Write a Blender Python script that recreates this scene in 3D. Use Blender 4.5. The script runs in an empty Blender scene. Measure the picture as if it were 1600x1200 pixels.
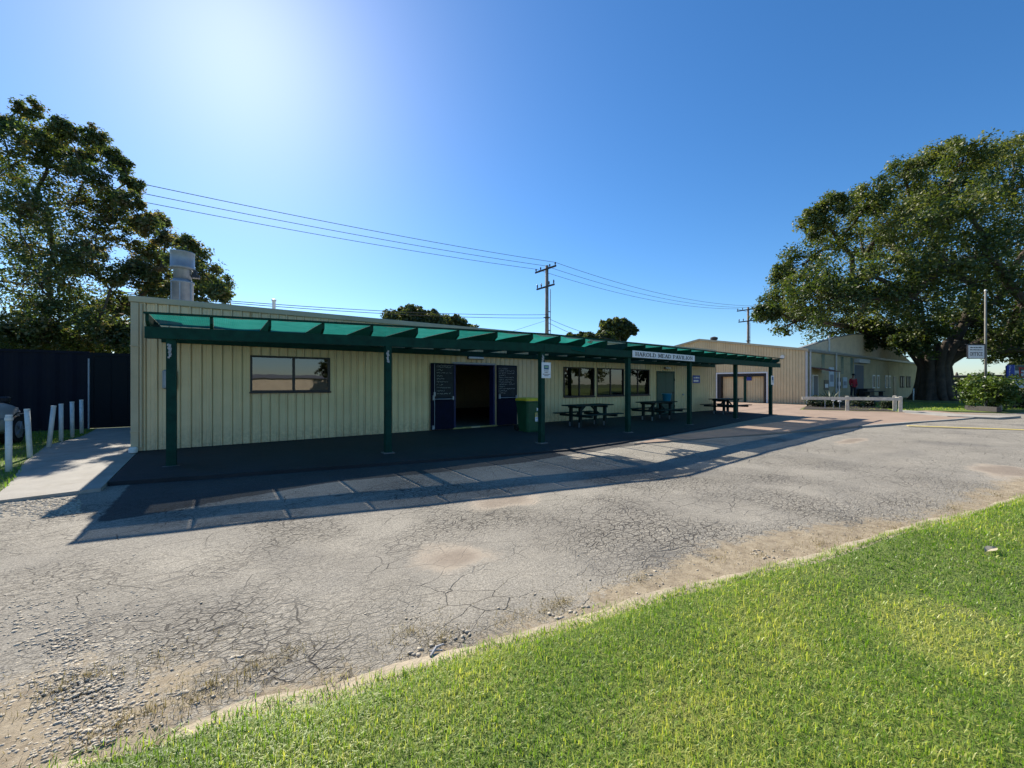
import bpy, math, random
import numpy as np
from mathutils import Vector, Matrix, Quaternion

random.seed(7)
RNG = np.random.default_rng(11)
R = math.radians
SC = bpy.context.scene
COL = SC.collection

# ------------------------------------------------------------------ camera, sky, sun, exposure
EYE = 1.45
YAW = R(54.3)                      # angle between the view direction and the long wall
CS, SN = math.cos(YAW), math.sin(YAW)
FPX = 640.0                        # focal length in photo pixels (1600 wide)
cam = bpy.data.cameras.new('camera')
cam.sensor_width = 36.0
cam.lens = 36.0 * FPX / 1600.0
cam.clip_start = 0.05
cam.clip_end = 2000.0
camo = bpy.data.objects.new('camera', cam)
camo.location = (0, 0, EYE)
camo.rotation_euler = (R(90), 0, YAW - R(90))
COL.objects.link(camo)
SC.camera = camo

SUN_EL, SUN_AZ = R(36.3), R(2.0)   # azimuth measured from +Y towards +X
world = bpy.data.worlds.new('World')
SC.world = world
world.use_nodes = True
wn = world.node_tree
for n in list(wn.nodes):
    wn.nodes.remove(n)
sky = wn.nodes.new('ShaderNodeTexSky')
sky.sky_type = 'NISHITA'
sky.sun_disc = False
sky.sun_elevation = SUN_EL
sky.sun_rotation = SUN_AZ
sky.altitude = 0
sky.air_density = 1.0
sky.dust_density = 0.28
sky.ozone_density = 6.0
bg = wn.nodes.new('ShaderNodeBackground')
bg.inputs['Strength'].default_value = 0.092
wo = wn.nodes.new('ShaderNodeOutputWorld')
hs = wn.nodes.new('ShaderNodeHueSaturation')
hs.inputs['Saturation'].default_value = 1.18
wn.links.new(sky.outputs[0], hs.inputs['Color'])
wn.links.new(hs.outputs[0], bg.inputs[0])
wn.links.new(bg.outputs[0], wo.inputs[0])

sun = bpy.data.lights.new('sun', 'SUN')
sun.energy = 5.0
sun.angle = R(0.5)
sun.color = (1.0, 0.92, 0.80)
suno = bpy.data.objects.new('sun', sun)
sd = Vector((math.sin(SUN_AZ) * math.cos(SUN_EL), math.cos(SUN_AZ) * math.cos(SUN_EL), math.sin(SUN_EL)))
suno.rotation_euler = sd.to_track_quat('Z', 'Y').to_euler()
suno.location = (0, 0, 30)
COL.objects.link(suno)

SC.view_settings.view_transform = 'Standard'
SC.view_settings.look = 'None'
SC.view_settings.exposure = 0.85
SC.view_settings.gamma = 1.0
SC.view_settings.use_curve_mapping = False
SC.cycles.max_bounces = 8
SC.cycles.transparent_max_bounces = 16
SC.cycles.use_denoising = True

# ------------------------------------------------------------------ measuring helpers (survey of the place)
def gp(px, py, z=0.0):
    d = FPX * (EYE - z) / (py - 600.0)
    l = (px - 800.0) / FPX * d
    return Vector((CS * d + SN * l, SN * d - CS * l, z))

def pd(px, py, d):
    l = (px - 800.0) / FPX * d
    return Vector((CS * d + SN * l, SN * d - CS * l, EYE + (600.0 - py) / FPX * d))

# ------------------------------------------------------------------ object helpers
WL = {}

def tag(o, label=None, cat=None, group=None, kind=None):
    if label: o['label'] = label
    if cat: o['category'] = cat
    if group: o['group'] = group
    if kind: o['kind'] = kind
    return o

def empty(name, loc, label=None, cat=None, group=None):
    o = bpy.data.objects.new(name, None)
    o.empty_display_size = 0.2
    o.location = loc
    COL.objects.link(o)
    WL[o.name] = Vector(loc)
    return tag(o, label, cat, group)

def link(name, me, loc, parent=None, rot=None):
    o = bpy.data.objects.new(name, me)
    COL.objects.link(o)
    loc = Vector(loc)
    WL[o.name] = loc
    if parent is not None:
        o.parent = parent
        o.location = loc - WL[parent.name]
    else:
        o.location = loc
    if rot is not None:
        o.rotation_euler = rot
    return o

def copy_tree(o, parent=None):
    c = o.copy()
    COL.objects.link(c)
    c.parent = parent
    WL[c.name] = WL[o.name].copy()
    for ch in list(o.children):
        copy_tree(ch, c)
    return c

class MB:
    def __init__(s):
        s.v = []; s.f = []; s.m = []
    def add(s, vs, fs, mi=0):
        b = len(s.v)
        s.v += [tuple(v) for v in vs]
        s.f += [tuple(i + b for i in f) for f in fs]
        s.m += [mi] * len(fs)
        return s
    def box(s, x0, x1, y0, y1, z0, z1, mi=0):
        vs = [(x0,y0,z0),(x1,y0,z0),(x1,y1,z0),(x0,y1,z0),(x0,y0,z1),(x1,y0,z1),(x1,y1,z1),(x0,y1,z1)]
        return s.add(vs, [(0,3,2,1),(4,5,6,7),(0,1,5,4),(1,2,6,5),(2,3,7,6),(3,0,4,7)], mi)
    def bbox(s, x0, x1, y0, y1, z0, z1, b=0.006, mi=0):
        # box with all edges chamfered
        X=(x0,x1); Y=(y0,y1); Z=(z0,z1); vs=[]; idx={}
        for i in (0,1):
            for j in (0,1):
                for k in (0,1):
                    sx=b if i==0 else -b; sy=b if j==0 else -b; sz=b if k==0 else -b
                    for a,p in enumerate(((X[i],Y[j]+sy,Z[k]+sz),(X[i]+sx,Y[j],Z[k]+sz),(X[i]+sx,Y[j]+sy,Z[k]))):
                        idx[i,j,k,a]=len(vs); vs.append(p)
        fs=[]
        for i in (0,1):
            q=[idx[i,0,0,0],idx[i,1,0,0],idx[i,1,1,0],idx[i,0,1,0]]; fs.append(q if i else q[::-1])
            q=[idx[0,i,0,1],idx[1,i,0,1],idx[1,i,1,1],idx[0,i,1,1]]; fs.append(q if not i else q[::-1])
            q=[idx[0,0,i,2],idx[1,0,i,2],idx[1,1,i,2],idx[0,1,i,2]]; fs.append(q if i else q[::-1])
        for j in (0,1):
            for k in (0,1):
                fs.append([idx[0,j,k,1],idx[0,j,k,2],idx[1,j,k,2],idx[1,j,k,1]])
                fs.append([idx[j,0,k,0],idx[j,0,k,2],idx[j,1,k,2],idx[j,1,k,0]])
                fs.append([idx[j,k,0,0],idx[j,k,0,1],idx[j,k,1,1],idx[j,k,1,0]])
                for i in (0,1):
                    pass
        for i in (0,1):
            for j in (0,1):
                for k in (0,1):
                    fs.append([idx[i,j,k,0],idx[i,j,k,1],idx[i,j,k,2]])
        return s.add(vs, fs, mi)
    def bar(s, a, b, w, h, up=(0,0,1), mi=0):
        a=Vector(a); b=Vector(b); d=(b-a).normalized(); u=Vector(up)
        r=d.cross(u)
        if r.length<1e-4: r=d.cross(Vector((1,0,0)))
        r.normalize(); u=r.cross(d).normalized()
        vs=[]
        for p in (a,b):
            for sx,sy in ((-1,-1),(1,-1),(1,1),(-1,1)):
                vs.append(p+r*(sx*w/2)+u*(sy*h/2))
        return s.add(vs,[(0,1,2,3),(7,6,5,4),(0,4,5,1),(1,5,6,2),(2,6,7,3),(3,7,4,0)],mi)
    def tube(s, pts, rad, n=8, mi=0, cap=True):
        pts=[Vector(p) for p in pts]; k=len(pts)
        if not hasattr(rad,'__len__'): rad=[rad]*k
        prev=None; vs=[]
        for i,p in enumerate(pts):
            d=(pts[min(i+1,k-1)]-pts[max(i-1,0)])
            d=d.normalized() if d.length>1e-9 else Vector((0,0,1))
            if prev is None:
                r=d.cross(Vector((0,0,1)))
                if r.length<1e-3: r=Vector((1,0,0))
            else:
                r=prev-d*prev.dot(d)
            r.normalize(); prev=r; u=d.cross(r)
            for j in range(n):
                a=2*math.pi*j/n
                vs.append(p+(r*math.cos(a)+u*math.sin(a))*rad[i])
        fs=[]
        for i in range(k-1):
            for j in range(n):
                j2=(j+1)%n
                fs.append((i*n+j,i*n+j2,(i+1)*n+j2,(i+1)*n+j))
        if cap:
            fs.append(tuple(range(n))[::-1]); fs.append(tuple(range((k-1)*n,k*n)))
        return s.add(vs,fs,mi)
    def lathe(s, prof, c=(0,0,0), n=24, mi=0):
        vs=[]; fs=[]; k=len(prof)
        for r,z in prof:
            for j in range(n):
                a=2*math.pi*j/n
                vs.append((c[0]+r*math.cos(a),c[1]+r*math.sin(a),c[2]+z))
        for i in range(k-1):
            for j in range(n):
                j2=(j+1)%n
                fs.append((i*n+j,i*n+j2,(i+1)*n+j2,(i+1)*n+j))
        fs.append(tuple(range(n))[::-1]); fs.append(tuple(range((k-1)*n,k*n)))
        return s.add(vs,fs,mi)
    def prism(s, poly, z0, z1, mi=0):
        n=len(poly)
        vs=[(p[0],p[1],z0) for p in poly]+[(p[0],p[1],z1) for p in poly]
        fs=[tuple(range(n))[::-1],tuple(range(n,2*n))]+[(i,(i+1)%n,n+(i+1)%n,n+i) for i in range(n)]
        return s.add(vs,fs,mi)
    def mesh(s, name, mats, smooth=False, shift=None):
        me=bpy.data.meshes.new(name)
        vs=s.v if shift is None else [(v[0]-shift[0],v[1]-shift[1],v[2]-shift[2]) for v in s.v]
        me.from_pydata(vs,[],s.f)
        if not isinstance(mats,(list,tuple)): mats=[mats]
        for m in mats: me.materials.append(m)
        if len(mats)>1: me.polygons.foreach_set('material_index',s.m)
        if smooth:
            me.polygons.foreach_set('use_smooth',[True]*len(me.polygons))
        me.update()
        return me
    def build(s, name, mats, parent=None, smooth=False, origin=None):
        a=np.array(s.v)
        if origin is None:
            lo=a.min(0); hi=a.max(0); origin=((lo[0]+hi[0])/2,(lo[1]+hi[1])/2,lo[2])
        return link(name, s.mesh(name,mats,smooth,origin), origin, parent)

# ------------------------------------------------------------------ materials
def nodes(name):
    m=bpy.data.materials.new(name); m.use_nodes=True
    t=m.node_tree
    b=t.nodes['Principled BSDF']
    return m,t,b

def N(t, typ, **kw):
    n=t.nodes.new(typ)
    for k,v in kw.items(): setattr(n,k,v)
    return n

def noise(t, vec, scale, detail=4, rough=.55):
    n=N(t,'ShaderNodeTexNoise'); n.inputs['Scale'].default_value=scale
    n.inputs['Detail'].default_value=detail; n.inputs['Roughness'].default_value=rough
    t.links.new(vec,n.inputs['Vector']); return n.outputs['Fac']

def ramp(t, fac, stops):
    r=N(t,'ShaderNodeValToRGB'); e=r.color_ramp.elements
    while len(e)<len(stops): e.new(.5)
    for i,(p,c) in enumerate(stops):
        e[i].position=p; e[i].color=(c[0],c[1],c[2],1) if hasattr(c,'__len__') else (c,c,c,1)
    t.links.new(fac,r.inputs[0]); return r.outputs[0]

def mixc(t, fac, a, b, blend='MIX'):
    m=N(t,'ShaderNodeMix',data_type='RGBA',blend_type=blend)
    for k,v in ((0,fac),(6,a),(7,b)):
        if hasattr(v,'is_output'): t.links.new(v,m.inputs[k])
        elif k==0: m.inputs[k].default_value=v
        else: m.inputs[k].default_value=(v[0],v[1],v[2],1)
    return m.outputs[2]

def mth(t, op, a, b=None, clamp=False):
    m=N(t,'ShaderNodeMath',operation=op,use_clamp=clamp)
    for k,v in ((0,a),(1,b)):
        if v is None: continue
        if hasattr(v,'is_output'): t.links.new(v,m.inputs[k])
        else: m.inputs[k].default_value=v
    return m.outputs[0]

def pos(t):
    return N(t,'ShaderNodeNewGeometry').outputs['Position']

def attr(t, name):
    n=N(t,'ShaderNodeAttribute'); n.attribute_name=name; return n.outputs['Fac']

def bump(t, b, h, strength, dist=.02):
    n=N(t,'ShaderNodeBump'); n.inputs['Strength'].default_value=strength; n.inputs['Distance'].default_value=dist
    t.links.new(h,n.inputs['Height']); t.links.new(n.outputs[0],b.inputs['Normal'])

MATS={}
def M(name, col, rough=.6, var=.18, scale=2.5, bmp=.15, bscale=60, metal=0., spec=.4, dirt=None):
    if name in MATS: return MATS[name]
    m,t,b=nodes(name)
    p=pos(t)
    f=noise(t,p,scale,5,.6)
    lo=[c*(1-var) for c in col]; hi=[min(1,c*(1+var)) for c in col]
    c=ramp(t,f,[(.3,lo),(.7,hi)])
    if dirt:
        f2=noise(t,p,scale*2.7,6,.7)
        k=ramp(t,f2,[(.52,0.),(.75,1.)])
        c=mixc(t,mth(t,'MULTIPLY',k,dirt[1]),c,dirt[0])
    t.links.new(c,b.inputs['Base Color'])
    rr=mth(t,'ADD',mth(t,'MULTIPLY',f,.25),rough-.12)
    t.links.new(rr,b.inputs['Roughness'])
    b.inputs['Metallic'].default_value=metal
    b.inputs['Specular IOR Level'].default_value=spec
    if bmp: bump(t,b,noise(t,p,bscale,4),bmp,.01)
    MATS[name]=m
    return m

def m_cream():
    m,t,b=nodes('cream_steel'); p=pos(t)
    c=ramp(t,noise(t,p,1.2,5,.6),[(.3,(.66,.515,.30)),(.7,(.78,.615,.365))])
    sp=N(t,'ShaderNodeSeparateXYZ'); t.links.new(p,sp.inputs[0])
    mp=N(t,'ShaderNodeMapping'); mp.inputs['Scale'].default_value=(9,9,.35); t.links.new(p,mp.inputs[0])
    st=ramp(t,noise(t,mp.outputs[0],1.,5,.7),[(.55,0.),(.80,.55)])
    c=mixc(t,st,c,(.36,.29,.18))
    mr=N(t,'ShaderNodeMapRange'); mr.inputs['From Min'].default_value=.0; mr.inputs['From Max'].default_value=.55; mr.inputs['To Min'].default_value=1.; mr.inputs['To Max'].default_value=0.
    t.links.new(sp.outputs['Z'],mr.inputs['Value'])
    sd_=mth(t,'MULTIPLY',mr.outputs[0],ramp(t,noise(t,p,11,6,.75),[(.38,0.),(.62,1.)]))
    c=mixc(t,mth(t,'MULTIPLY',sd_,.55),c,(.24,.19,.13))
    t.links.new(c,b.inputs['Base Color']); b.inputs['Roughness'].default_value=.5; b.inputs['Specular IOR Level'].default_value=.35
    bump(t,b,noise(t,p,2.5,3),.12,.02)
    return m
cream=m_cream()
cream_trim=M('cream_trim',(.50,.42,.27),.5,.12,2,.03)
green_timber=M('green_paint',(.006,.044,.030),.6,.3,6,.25,40,spec=.12,dirt=((.025,.045,.036),.4))
green_door_m=M('green_door_paint',(.012,.065,.050),.45,.2,4,.05)
navy=M('navy_paint',(.004,.006,.022),.6,.3,4,.08,spec=.1)
navy_bright=M('blue_paint',(.009,.016,.085),.5,.2,4,.05)
black_metal=M('dark_frame',(.012,.011,.016),.4,.2,5,.03)
white_paint=M('white_paint',(.72,.72,.68),.5,.10,5,.1,dirt=((.42,.38,.30),.5))
grey_steel=M('galvanised',(.28,.31,.35),.42,.18,5,.05,30,metal=.35)
concrete=M('concrete',(.33,.31,.27),.9,.18,2.2,.5,90,dirt=((.20,.17,.12),.5))
concrete_d=M('concrete_dark',(.16,.15,.14),.9,.2,3,.4,70)
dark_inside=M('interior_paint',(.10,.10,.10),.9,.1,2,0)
timber_grey=M('weathered_timber',(.60,.55,.45),.85,.25,5,.4,50)
timber_dark=M('dark_timber',(.055,.05,.047),.85,.3,7,.5,40)
pole_wood=M('pole_timber',(.20,.175,.145),.9,.25,3,.4,30)
table_m=M('table_paint',(.009,.024,.024),.6,.25,6,.2,40,spec=.2)
rubber=M('rubber',(.015,.015,.015),.8,.2,10,.1)
fence_m=M('navy_fence_steel',(.007,.008,.016),.6,.25,1.5,.02,spec=.15)
gate_m=M('gate_steel',(.006,.009,.012),.6,.15,1.5,.02,spec=.15)
wire_m=M('wire',(.05,.05,.055),.5,.1,5,0)
porcelain=M('insulator',(.05,.035,.03),.3,.2,9,0)
sign_white=M('sign_white',(.72,.73,.74),.45,.07,7,.02)
sign_black=M('sign_ink',(.012,.012,.014),.5,.1,7,0)
sign_blue=M('sign_blue',(.012,.045,.30),.4,.1,7,0)
sign_red=M('sign_red',(.42,.03,.025),.4,.1,7,0)
chalk=M('chalk',(.42,.45,.46),.95,.4,60,0)
board_m=M('chalkboard',(.018,.024,.030),.8,.5,6,.05)
fibro=M('pale_green_fibro',(.43,.36,.215),.8,.14,.8,.06,20,dirt=((.16,.17,.12),.5))
gable_white=M('gable_sheet',(.68,.57,.42),.6,.12,1.5,.04,12,dirt=((.30,.28,.24),.5))
roof_steel=M('roof_steel',(.34,.34,.33),.45,.15,2,.05,metal=.3)
yellow_line=M('yellow_road_paint',(.72,.56,.14),.8,.15,9,.3,120,dirt=((.35,.30,.20),.5))
bark=M('bark',(.075,.060,.046),.95,.35,2.5,.9,9)
bark_l=M('bark_light',(.13,.10,.075),.95,.35,3,.8,12)

def m_glass():
    m,t,b=nodes('window_glass')
    t.nodes.remove(b)
    out=t.nodes['Material Output']
    fr=N(t,'ShaderNodeFresnel'); fr.inputs[0].default_value=1.65
    g=N(t,'ShaderNodeBsdfGlossy'); g.inputs['Roughness'].default_value=.015
    bn=N(t,'ShaderNodeBump'); bn.inputs['Strength'].default_value=.04; bn.inputs['Distance'].default_value=.02
    t.links.new(noise(t,pos(t),1.6,2),bn.inputs['Height']); t.links.new(bn.outputs[0],g.inputs['Normal'])
    tr=N(t,'ShaderNodeBsdfTransparent'); tr.inputs[0].default_value=(.30,.33,.36,1)
    mx=N(t,'ShaderNodeMixShader')
    t.links.new(mth(t,'ADD',fr.outputs[0],.05,True),mx.inputs[0]); t.links.new(tr.outputs[0],mx.inputs[1]); t.links.new(g.outputs[0],mx.inputs[2])
    t.links.new(mx.outputs[0],out.inputs[0])
    return m
glass=m_glass()

def m_cloth():
    m,t,b=nodes('green_shade_cloth')
    t.nodes.remove(b); out=t.nodes['Material Output']
    p=pos(t)
    oi=N(t,'ShaderNodeObjectInfo').outputs['Random']
    f=mth(t,'ADD',mth(t,'MULTIPLY',noise(t,p,3.0,6,.7),.7),mth(t,'MULTIPLY',oi,.35))
    c=ramp(t,f,[(.25,(.006,.105,.085)),(.55,(.012,.19,.15)),(.85,(.035,.28,.23))])
    wv=N(t,'ShaderNodeTexWave'); wv.inputs['Scale'].default_value=9; wv.inputs['Distortion'].default_value=1.5
    t.links.new(p,wv.inputs['Vector'])
    c=mixc(t,.35,c,ramp(t,wv.outputs['Fac'],[(.2,.7),(.8,1.2)]),'MULTIPLY')
    tl=N(t,'ShaderNodeBsdfTranslucent'); df=N(t,'ShaderNodeBsdfDiffuse'); tr=N(t,'ShaderNodeBsdfTransparent')
    t.links.new(c,tl.inputs[0]); t.links.new(c,df.inputs[0])
    tr.inputs[0].default_value=(.62,.66,.66,1)
    a=N(t,'ShaderNodeMixShader'); a.inputs[0].default_value=.3
    t.links.new(tl.outputs[0],a.inputs[1]); t.links.new(df.outputs[0],a.inputs[2])
    k=N(t,'ShaderNodeMixShader'); k.inputs[0].default_value=.18
    t.links.new(a.outputs[0],k.inputs[1]); t.links.new(tr.outputs[0],k.inputs[2])
    t.links.new(k.outputs[0],out.inputs[0])
    return m
cloth_m=m_cloth()

def m_leaf(name, c0, c1, c2, trans=.42, rough=.5):
    m,t,b=nodes(name)
    t.nodes.remove(b); out=t.nodes['Material Output']
    c=ramp(t,attr(t,'tint'),[(0.,c0),(.55,c1),(1.,c2)])
    tl=N(t,'ShaderNodeBsdfTranslucent'); df=N(t,'ShaderNodeBsdfDiffuse'); gl=N(t,'ShaderNodeBsdfGlossy')
    gl.inputs['Roughness'].default_value=rough
    gl.inputs[0].default_value=(.5,.5,.48,1)
    ct=mixc(t,1.0,c,(1.25,1.3,.55),'MULTIPLY')
    t.links.new(ct,tl.inputs[0]); t.links.new(c,df.inputs[0])
    a=N(t,'ShaderNodeMixShader'); a.inputs[0].default_value=trans
    t.links.new(df.outputs[0],a.inputs[1]); t.links.new(tl.outputs[0],a.inputs[2])
    k=N(t,'ShaderNodeMixShader'); k.inputs[0].default_value=.07
    t.links.new(a.outputs[0],k.inputs[1]); t.links.new(gl.outputs[0],k.inputs[2])
    t.links.new(k.outputs[0],out.inputs[0])
    return m
leaf_left=m_leaf('leaf_left',(.045,.072,.026),(.105,.145,.05),(.25,.17,.085),.52)
leaf_right=m_leaf('leaf_right',(.03,.055,.014),(.075,.110,.024),(.18,.185,.042),.42)
leaf_far=m_leaf('leaf_far',(.05,.07,.025),(.09,.115,.035),(.17,.17,.05),.40)
leaf_bush=m_leaf('leaf_bush',(.05,.09,.015),(.10,.16,.025),(.17,.22,.04),.45)
leaf_dark=m_leaf('leaf_hedge',(.02,.035,.015),(.03,.05,.02),(.05,.07,.03),.3)
grass_m=m_leaf('lawn_blade',(.075,.16,.013),(.225,.375,.034),(.56,.55,.16),.52,.5)
dry_m=m_leaf('dry_blade',(.20,.15,.08),(.33,.26,.14),(.45,.37,.22),.25,.6)

# ------------------------------------------------------------------ ground: soil, road, lawn, slabs
def m_ground():
    m,t,b=nodes('far_ground')
    p=pos(t)
    c=ramp(t,noise(t,p,.35,6),[(.3,(.05,.075,.02)),(.55,(.09,.12,.03)),(.75,(.16,.13,.07))])
    t.links.new(c,b.inputs['Base Color']); b.inputs['Roughness'].default_value=.95
    bump(t,b,noise(t,p,25,5),.6,.03)
    return m
g=MB(); g.add([(-700,-700,-.40),(900,-700,-.40),(900,900,-.40),(-700,900,-.40)],[(0,1,2,3)])
tag(g.build('ground',m_ground(),origin=(0,0,-.4)),kind='structure')

ROADZ=-.13
# edge of the lawn / kerb in front of the camera
EDGE=[(-60,4.5),(-16,3.3),(-6,2.78),(-2.2,2.52)]
for q in ((126,1198),(291,1150),(406,1108),(498,1096),(650,1046),(775,1009),(900,977),(1044,933),(1206,889),(1285,874),(1403,832),(1512,806),(1600,780)):
    w=gp(q[0],q[1],-.09); EDGE.append((w.x,w.y))
EDGE+= [(14,-.7),(22,-2.8),(34,-6.5),(60,-16),(120,-44)]
EX=np.array([e[0] for e in EDGE]); EY=np.array([e[1] for e in EDGE])
def edge_y(x): return np.interp(x,EX,EY)

def m_road():
    m,t,b=nodes('cracked_asphalt')
    p=pos(t)
    # warped coordinates for the cracks
    nv=N(t,'ShaderNodeTexNoise'); nv.inputs['Scale'].default_value=7.; nv.inputs['Detail'].default_value=4
    t.links.new(p,nv.inputs['Vector'])
    sub=N(t,'ShaderNodeVectorMath',operation='SUBTRACT'); sub.inputs[1].default_value=(.5,.5,.5)
    t.links.new(nv.outputs['Color'],sub.inputs[0])
    scl=N(t,'ShaderNodeVectorMath',operation='SCALE'); scl.inputs['Scale'].default_value=.085
    t.links.new(sub.outputs[0],scl.inputs[0])
    ad=N(t,'ShaderNodeVectorMath',operation='ADD'); t.links.new(p,ad.inputs[0]); t.links.new(scl.outputs[0],ad.inputs[1])
    mp=N(t,'ShaderNodeMapping'); mp.inputs['Scale'].default_value=(.70,1.15,0.); t.links.new(ad.outputs[0],mp.inputs[0])
    def crack(scale,w0,w1,rnd=1.):
        v=N(t,'ShaderNodeTexVoronoi',feature='DISTANCE_TO_EDGE'); v.inputs['Scale'].default_value=scale
        v.inputs['Randomness'].default_value=rnd
        t.links.new(mp.outputs[0],v.inputs['Vector'])
        return ramp(t,v.outputs['Distance'],[(w0,1.),(w1,0.)])
    c1=crack(12.5,.020,.055); c2=crack(3.1,.003,.011); c3=crack(25.,.03,.10)
    area=mth(t,'MULTIPLY',ramp(t,noise(t,p,.55,5,.6),[(.42,.04),(.60,1.)]),attr(t,'crk'))
    dirt=attr(t,'dirt'); dust=attr(t,'dust')
    fine=noise(t,p,85,5,.85); mid=noise(t,p,30,5,.75); big=noise(t,p,.8,5,.6)
    col=ramp(t,big,[(.25,(.225,.206,.168)),(.5,(.275,.253,.208)),(.75,(.325,.298,.244))])
    sp=ramp(t,fine,[(.36,.28),(.5,.97),(.64,1.75)])
    col=mixc(t,.85,col,sp,'MULTIPLY')
    col=mixc(t,.55,col,ramp(t,mid,[(.3,.65),(.7,1.3)]),'MULTIPLY')
    col=mixc(t,mth(t,'MULTIPLY',attr(t,'lane'),mth(t,'MULTIPLY',noise(t,p,1.1,4),.38)),col,(.15,.14,.125))
    sl=ramp(t,mth(t,'ADD',attr(t,'painted_shade'),mth(t,'MULTIPLY',mth(t,'SUBTRACT',noise(t,p,7,5,.7),.5),.6)),[(.42,0.),(.55,.9)])
    col=mixc(t,sl,col,mixc(t,.8,(.045,.046,.048),sp,'MULTIPLY'))  # shade painted into the road colour where the roof's shadow falls
    # repairs and dark stains
    st=ramp(t,noise(t,p,.33,3,.5),[(.56,0.),(.66,.5)])
    col=mixc(t,st,col,(.12,.115,.105))
    ol=ramp(t,noise(t,p,1.7,5,.75),[(.66,0.),(.73,.6)])
    col=mixc(t,ol,col,(.085,.08,.075))
    dn=mth(t,'ADD',dirt,mth(t,'MULTIPLY',mth(t,'ADD',mth(t,'SUBTRACT',noise(t,p,2.4,8,.75),.5),mth(t,'MULTIPLY',mth(t,'SUBTRACT',noise(t,p,24,5,.8),.5),.7)),1.25),True)
    dk=ramp(t,dn,[(.40,0.),(.58,1.)])
    ck=mth(t,'MULTIPLY',mth(t,'MAXIMUM',mth(t,'MULTIPLY',c1,area),mth(t,'MAXIMUM',mth(t,'MULTIPLY',mth(t,'MULTIPLY',c2,ramp(t,noise(t,p,.9,4),[(.42,.1),(.6,1.)])),.9),mth(t,'MULTIPLY',mth(t,'MULTIPLY',c3,area),.42))),mth(t,'SUBTRACT',1.,mth(t,'MULTIPLY',dk,.88)))
    ck=mth(t,'MULTIPLY',ck,mth(t,'SUBTRACT',1.,mth(t,'MULTIPLY',dust,.8)))
    col=mixc(t,mth(t,'MULTIPLY',ck,.92),col,(.040,.035,.030))
    soil=ramp(t,noise(t,p,9,7,.75),[(.28,(.15,.115,.075)),(.5,(.30,.245,.165)),(.74,(.41,.345,.24))])
    soil=mixc(t,.5,soil,ramp(t,fine,[(.3,.6),(.7,1.4)]),'MULTIPLY')
    col=mixc(t,dk,col,soil)
    dsoil=ramp(t,mth(t,'ADD',dust,mth(t,'MULTIPLY',mth(t,'SUBTRACT',mid,.5),.5)),[(.15,(.36,.31,.24)),(.5,(.38,.32,.245)),(.85,(.25,.20,.15))])
    dsoil=mixc(t,.5,dsoil,ramp(t,mid,[(.3,.65),(.7,1.3)]),'MULTIPLY')
    col=mixc(t,ramp(t,mth(t,'ADD',dust,mth(t,'MULTIPLY',mth(t,'SUBTRACT',noise(t,p,14,6,.8),.5),.9)),[(.22,0.),(.55,.8)]),col,dsoil)
    t.links.new(col,b.inputs['Base Color'])
    b.inputs['Roughness'].default_value=.88; b.inputs['Specular IOR Level'].default_value=.25
    h=mth(t,'ADD',mth(t,'MULTIPLY',fine,.35),mth(t,'MULTIPLY',mid,.5))
    h=mth(t,'SUBTRACT',h,mth(t,'MULTIPLY',ck,1.1))
    bump(t,b,h,.9,.012)
    return m

def lines(lo,hi,fine_lo,fine_hi,step,grow=1.35):
    a=list(np.arange(fine_lo,fine_hi+1e-6,step))
    s=step; x=fine_hi
    while x<hi: s*=grow; x+=s; a.append(min(x,hi))
    s=step; x=fine_lo; pre=[]
    while x>lo: s*=grow; x-=s; pre.append(max(x,lo))
    return np.array(pre[::-1]+a)
gx=lines(-60,120,-5,16,.10); gy=lines(-46,20,-1.2,9.2,.10)
GX,GY=np.meshgrid(gx,gy,indexing='ij')
def fbm(x,y,seed,octs):
    z=np.zeros_like(x); r=np.random.default_rng(seed)
    for f,a in octs:
        for _ in range(4):
            th=r.uniform(0,6.28); ph=r.uniform(0,6.28)
            z+=a*np.sin((x*np.cos(th)+y*np.sin(th))*f+ph)
    return z
DE=GY-edge_y(GX)                                     # distance out from the lawn edge
GZ=ROADZ+fbm(GX,GY,3,((.5,.006),(1.7,.004),(5.,.0022)))+np.clip(1-DE/1.2,0,1)*.014
GZ+=np.where((DE<1.4),fbm(GX,GY,5,((9.,.0028),(17.,.0018))),0)
wv=fbm(GX,GY,8,((1.3,.09),(3.1,.05)))
wide=np.interp(GX,[-6,-1,1,4,9,20],[1.3,.95,.75,.75,1.05,1.2])
dirt=np.clip(1.05-(DE+wv)/wide*1.0,0,1)
dust=np.zeros_like(GX)
for (px,py,rx,ry) in ((784,781,.62,.34),(716,873,.42,.36),(1330,689,1.2,.25),(1576,738,1.0,.5)):
    c=gp(px,py,ROADZ)
    a=np.sqrt(((GX-c.x)/rx)**2+((GY-c.y)/ry)**2)+fbm(GX,GY,int(px),((3.,.07),(8.,.06),(15.,.04)))
    dust=np.maximum(dust,np.clip(1.25-a,0,.9))
def road_z(x,y):
    i=min(max(int(np.searchsorted(gx,x)),0),len(gx)-1); j=min(max(int(np.searchsorted(gy,y)),0),len(gy)-1)
    return float(GZ[i,j])
painted_shade_y=np.interp(GX,[-1.2,8.5],[6.75,6.35])+fbm(GX,GY,61,((1.1,.06),(3.3,.04)))
painted_shade=np.clip((GY-painted_shade_y)/.25,0,1)*np.clip((GX+1.25)/.25,0,1)*np.clip((9.2-GX)/.6,0,1)  # mask of the strip painted dark to deepen the roof's shadow by the slab
lane=sum(np.exp(-((GY-edge_y(GX)*.5-c_)/.42)**2) for c_ in (2.6,4.2))
crk=np.clip(1.15-np.clip((GX-4.5)/7,0,1)*.85-np.clip((DE-3.2)/2.5,0,1)*.55,.12,1)
nx,ny=GX.shape
vs=np.stack([GX,GY,GZ],-1).reshape(-1,3)
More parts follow.
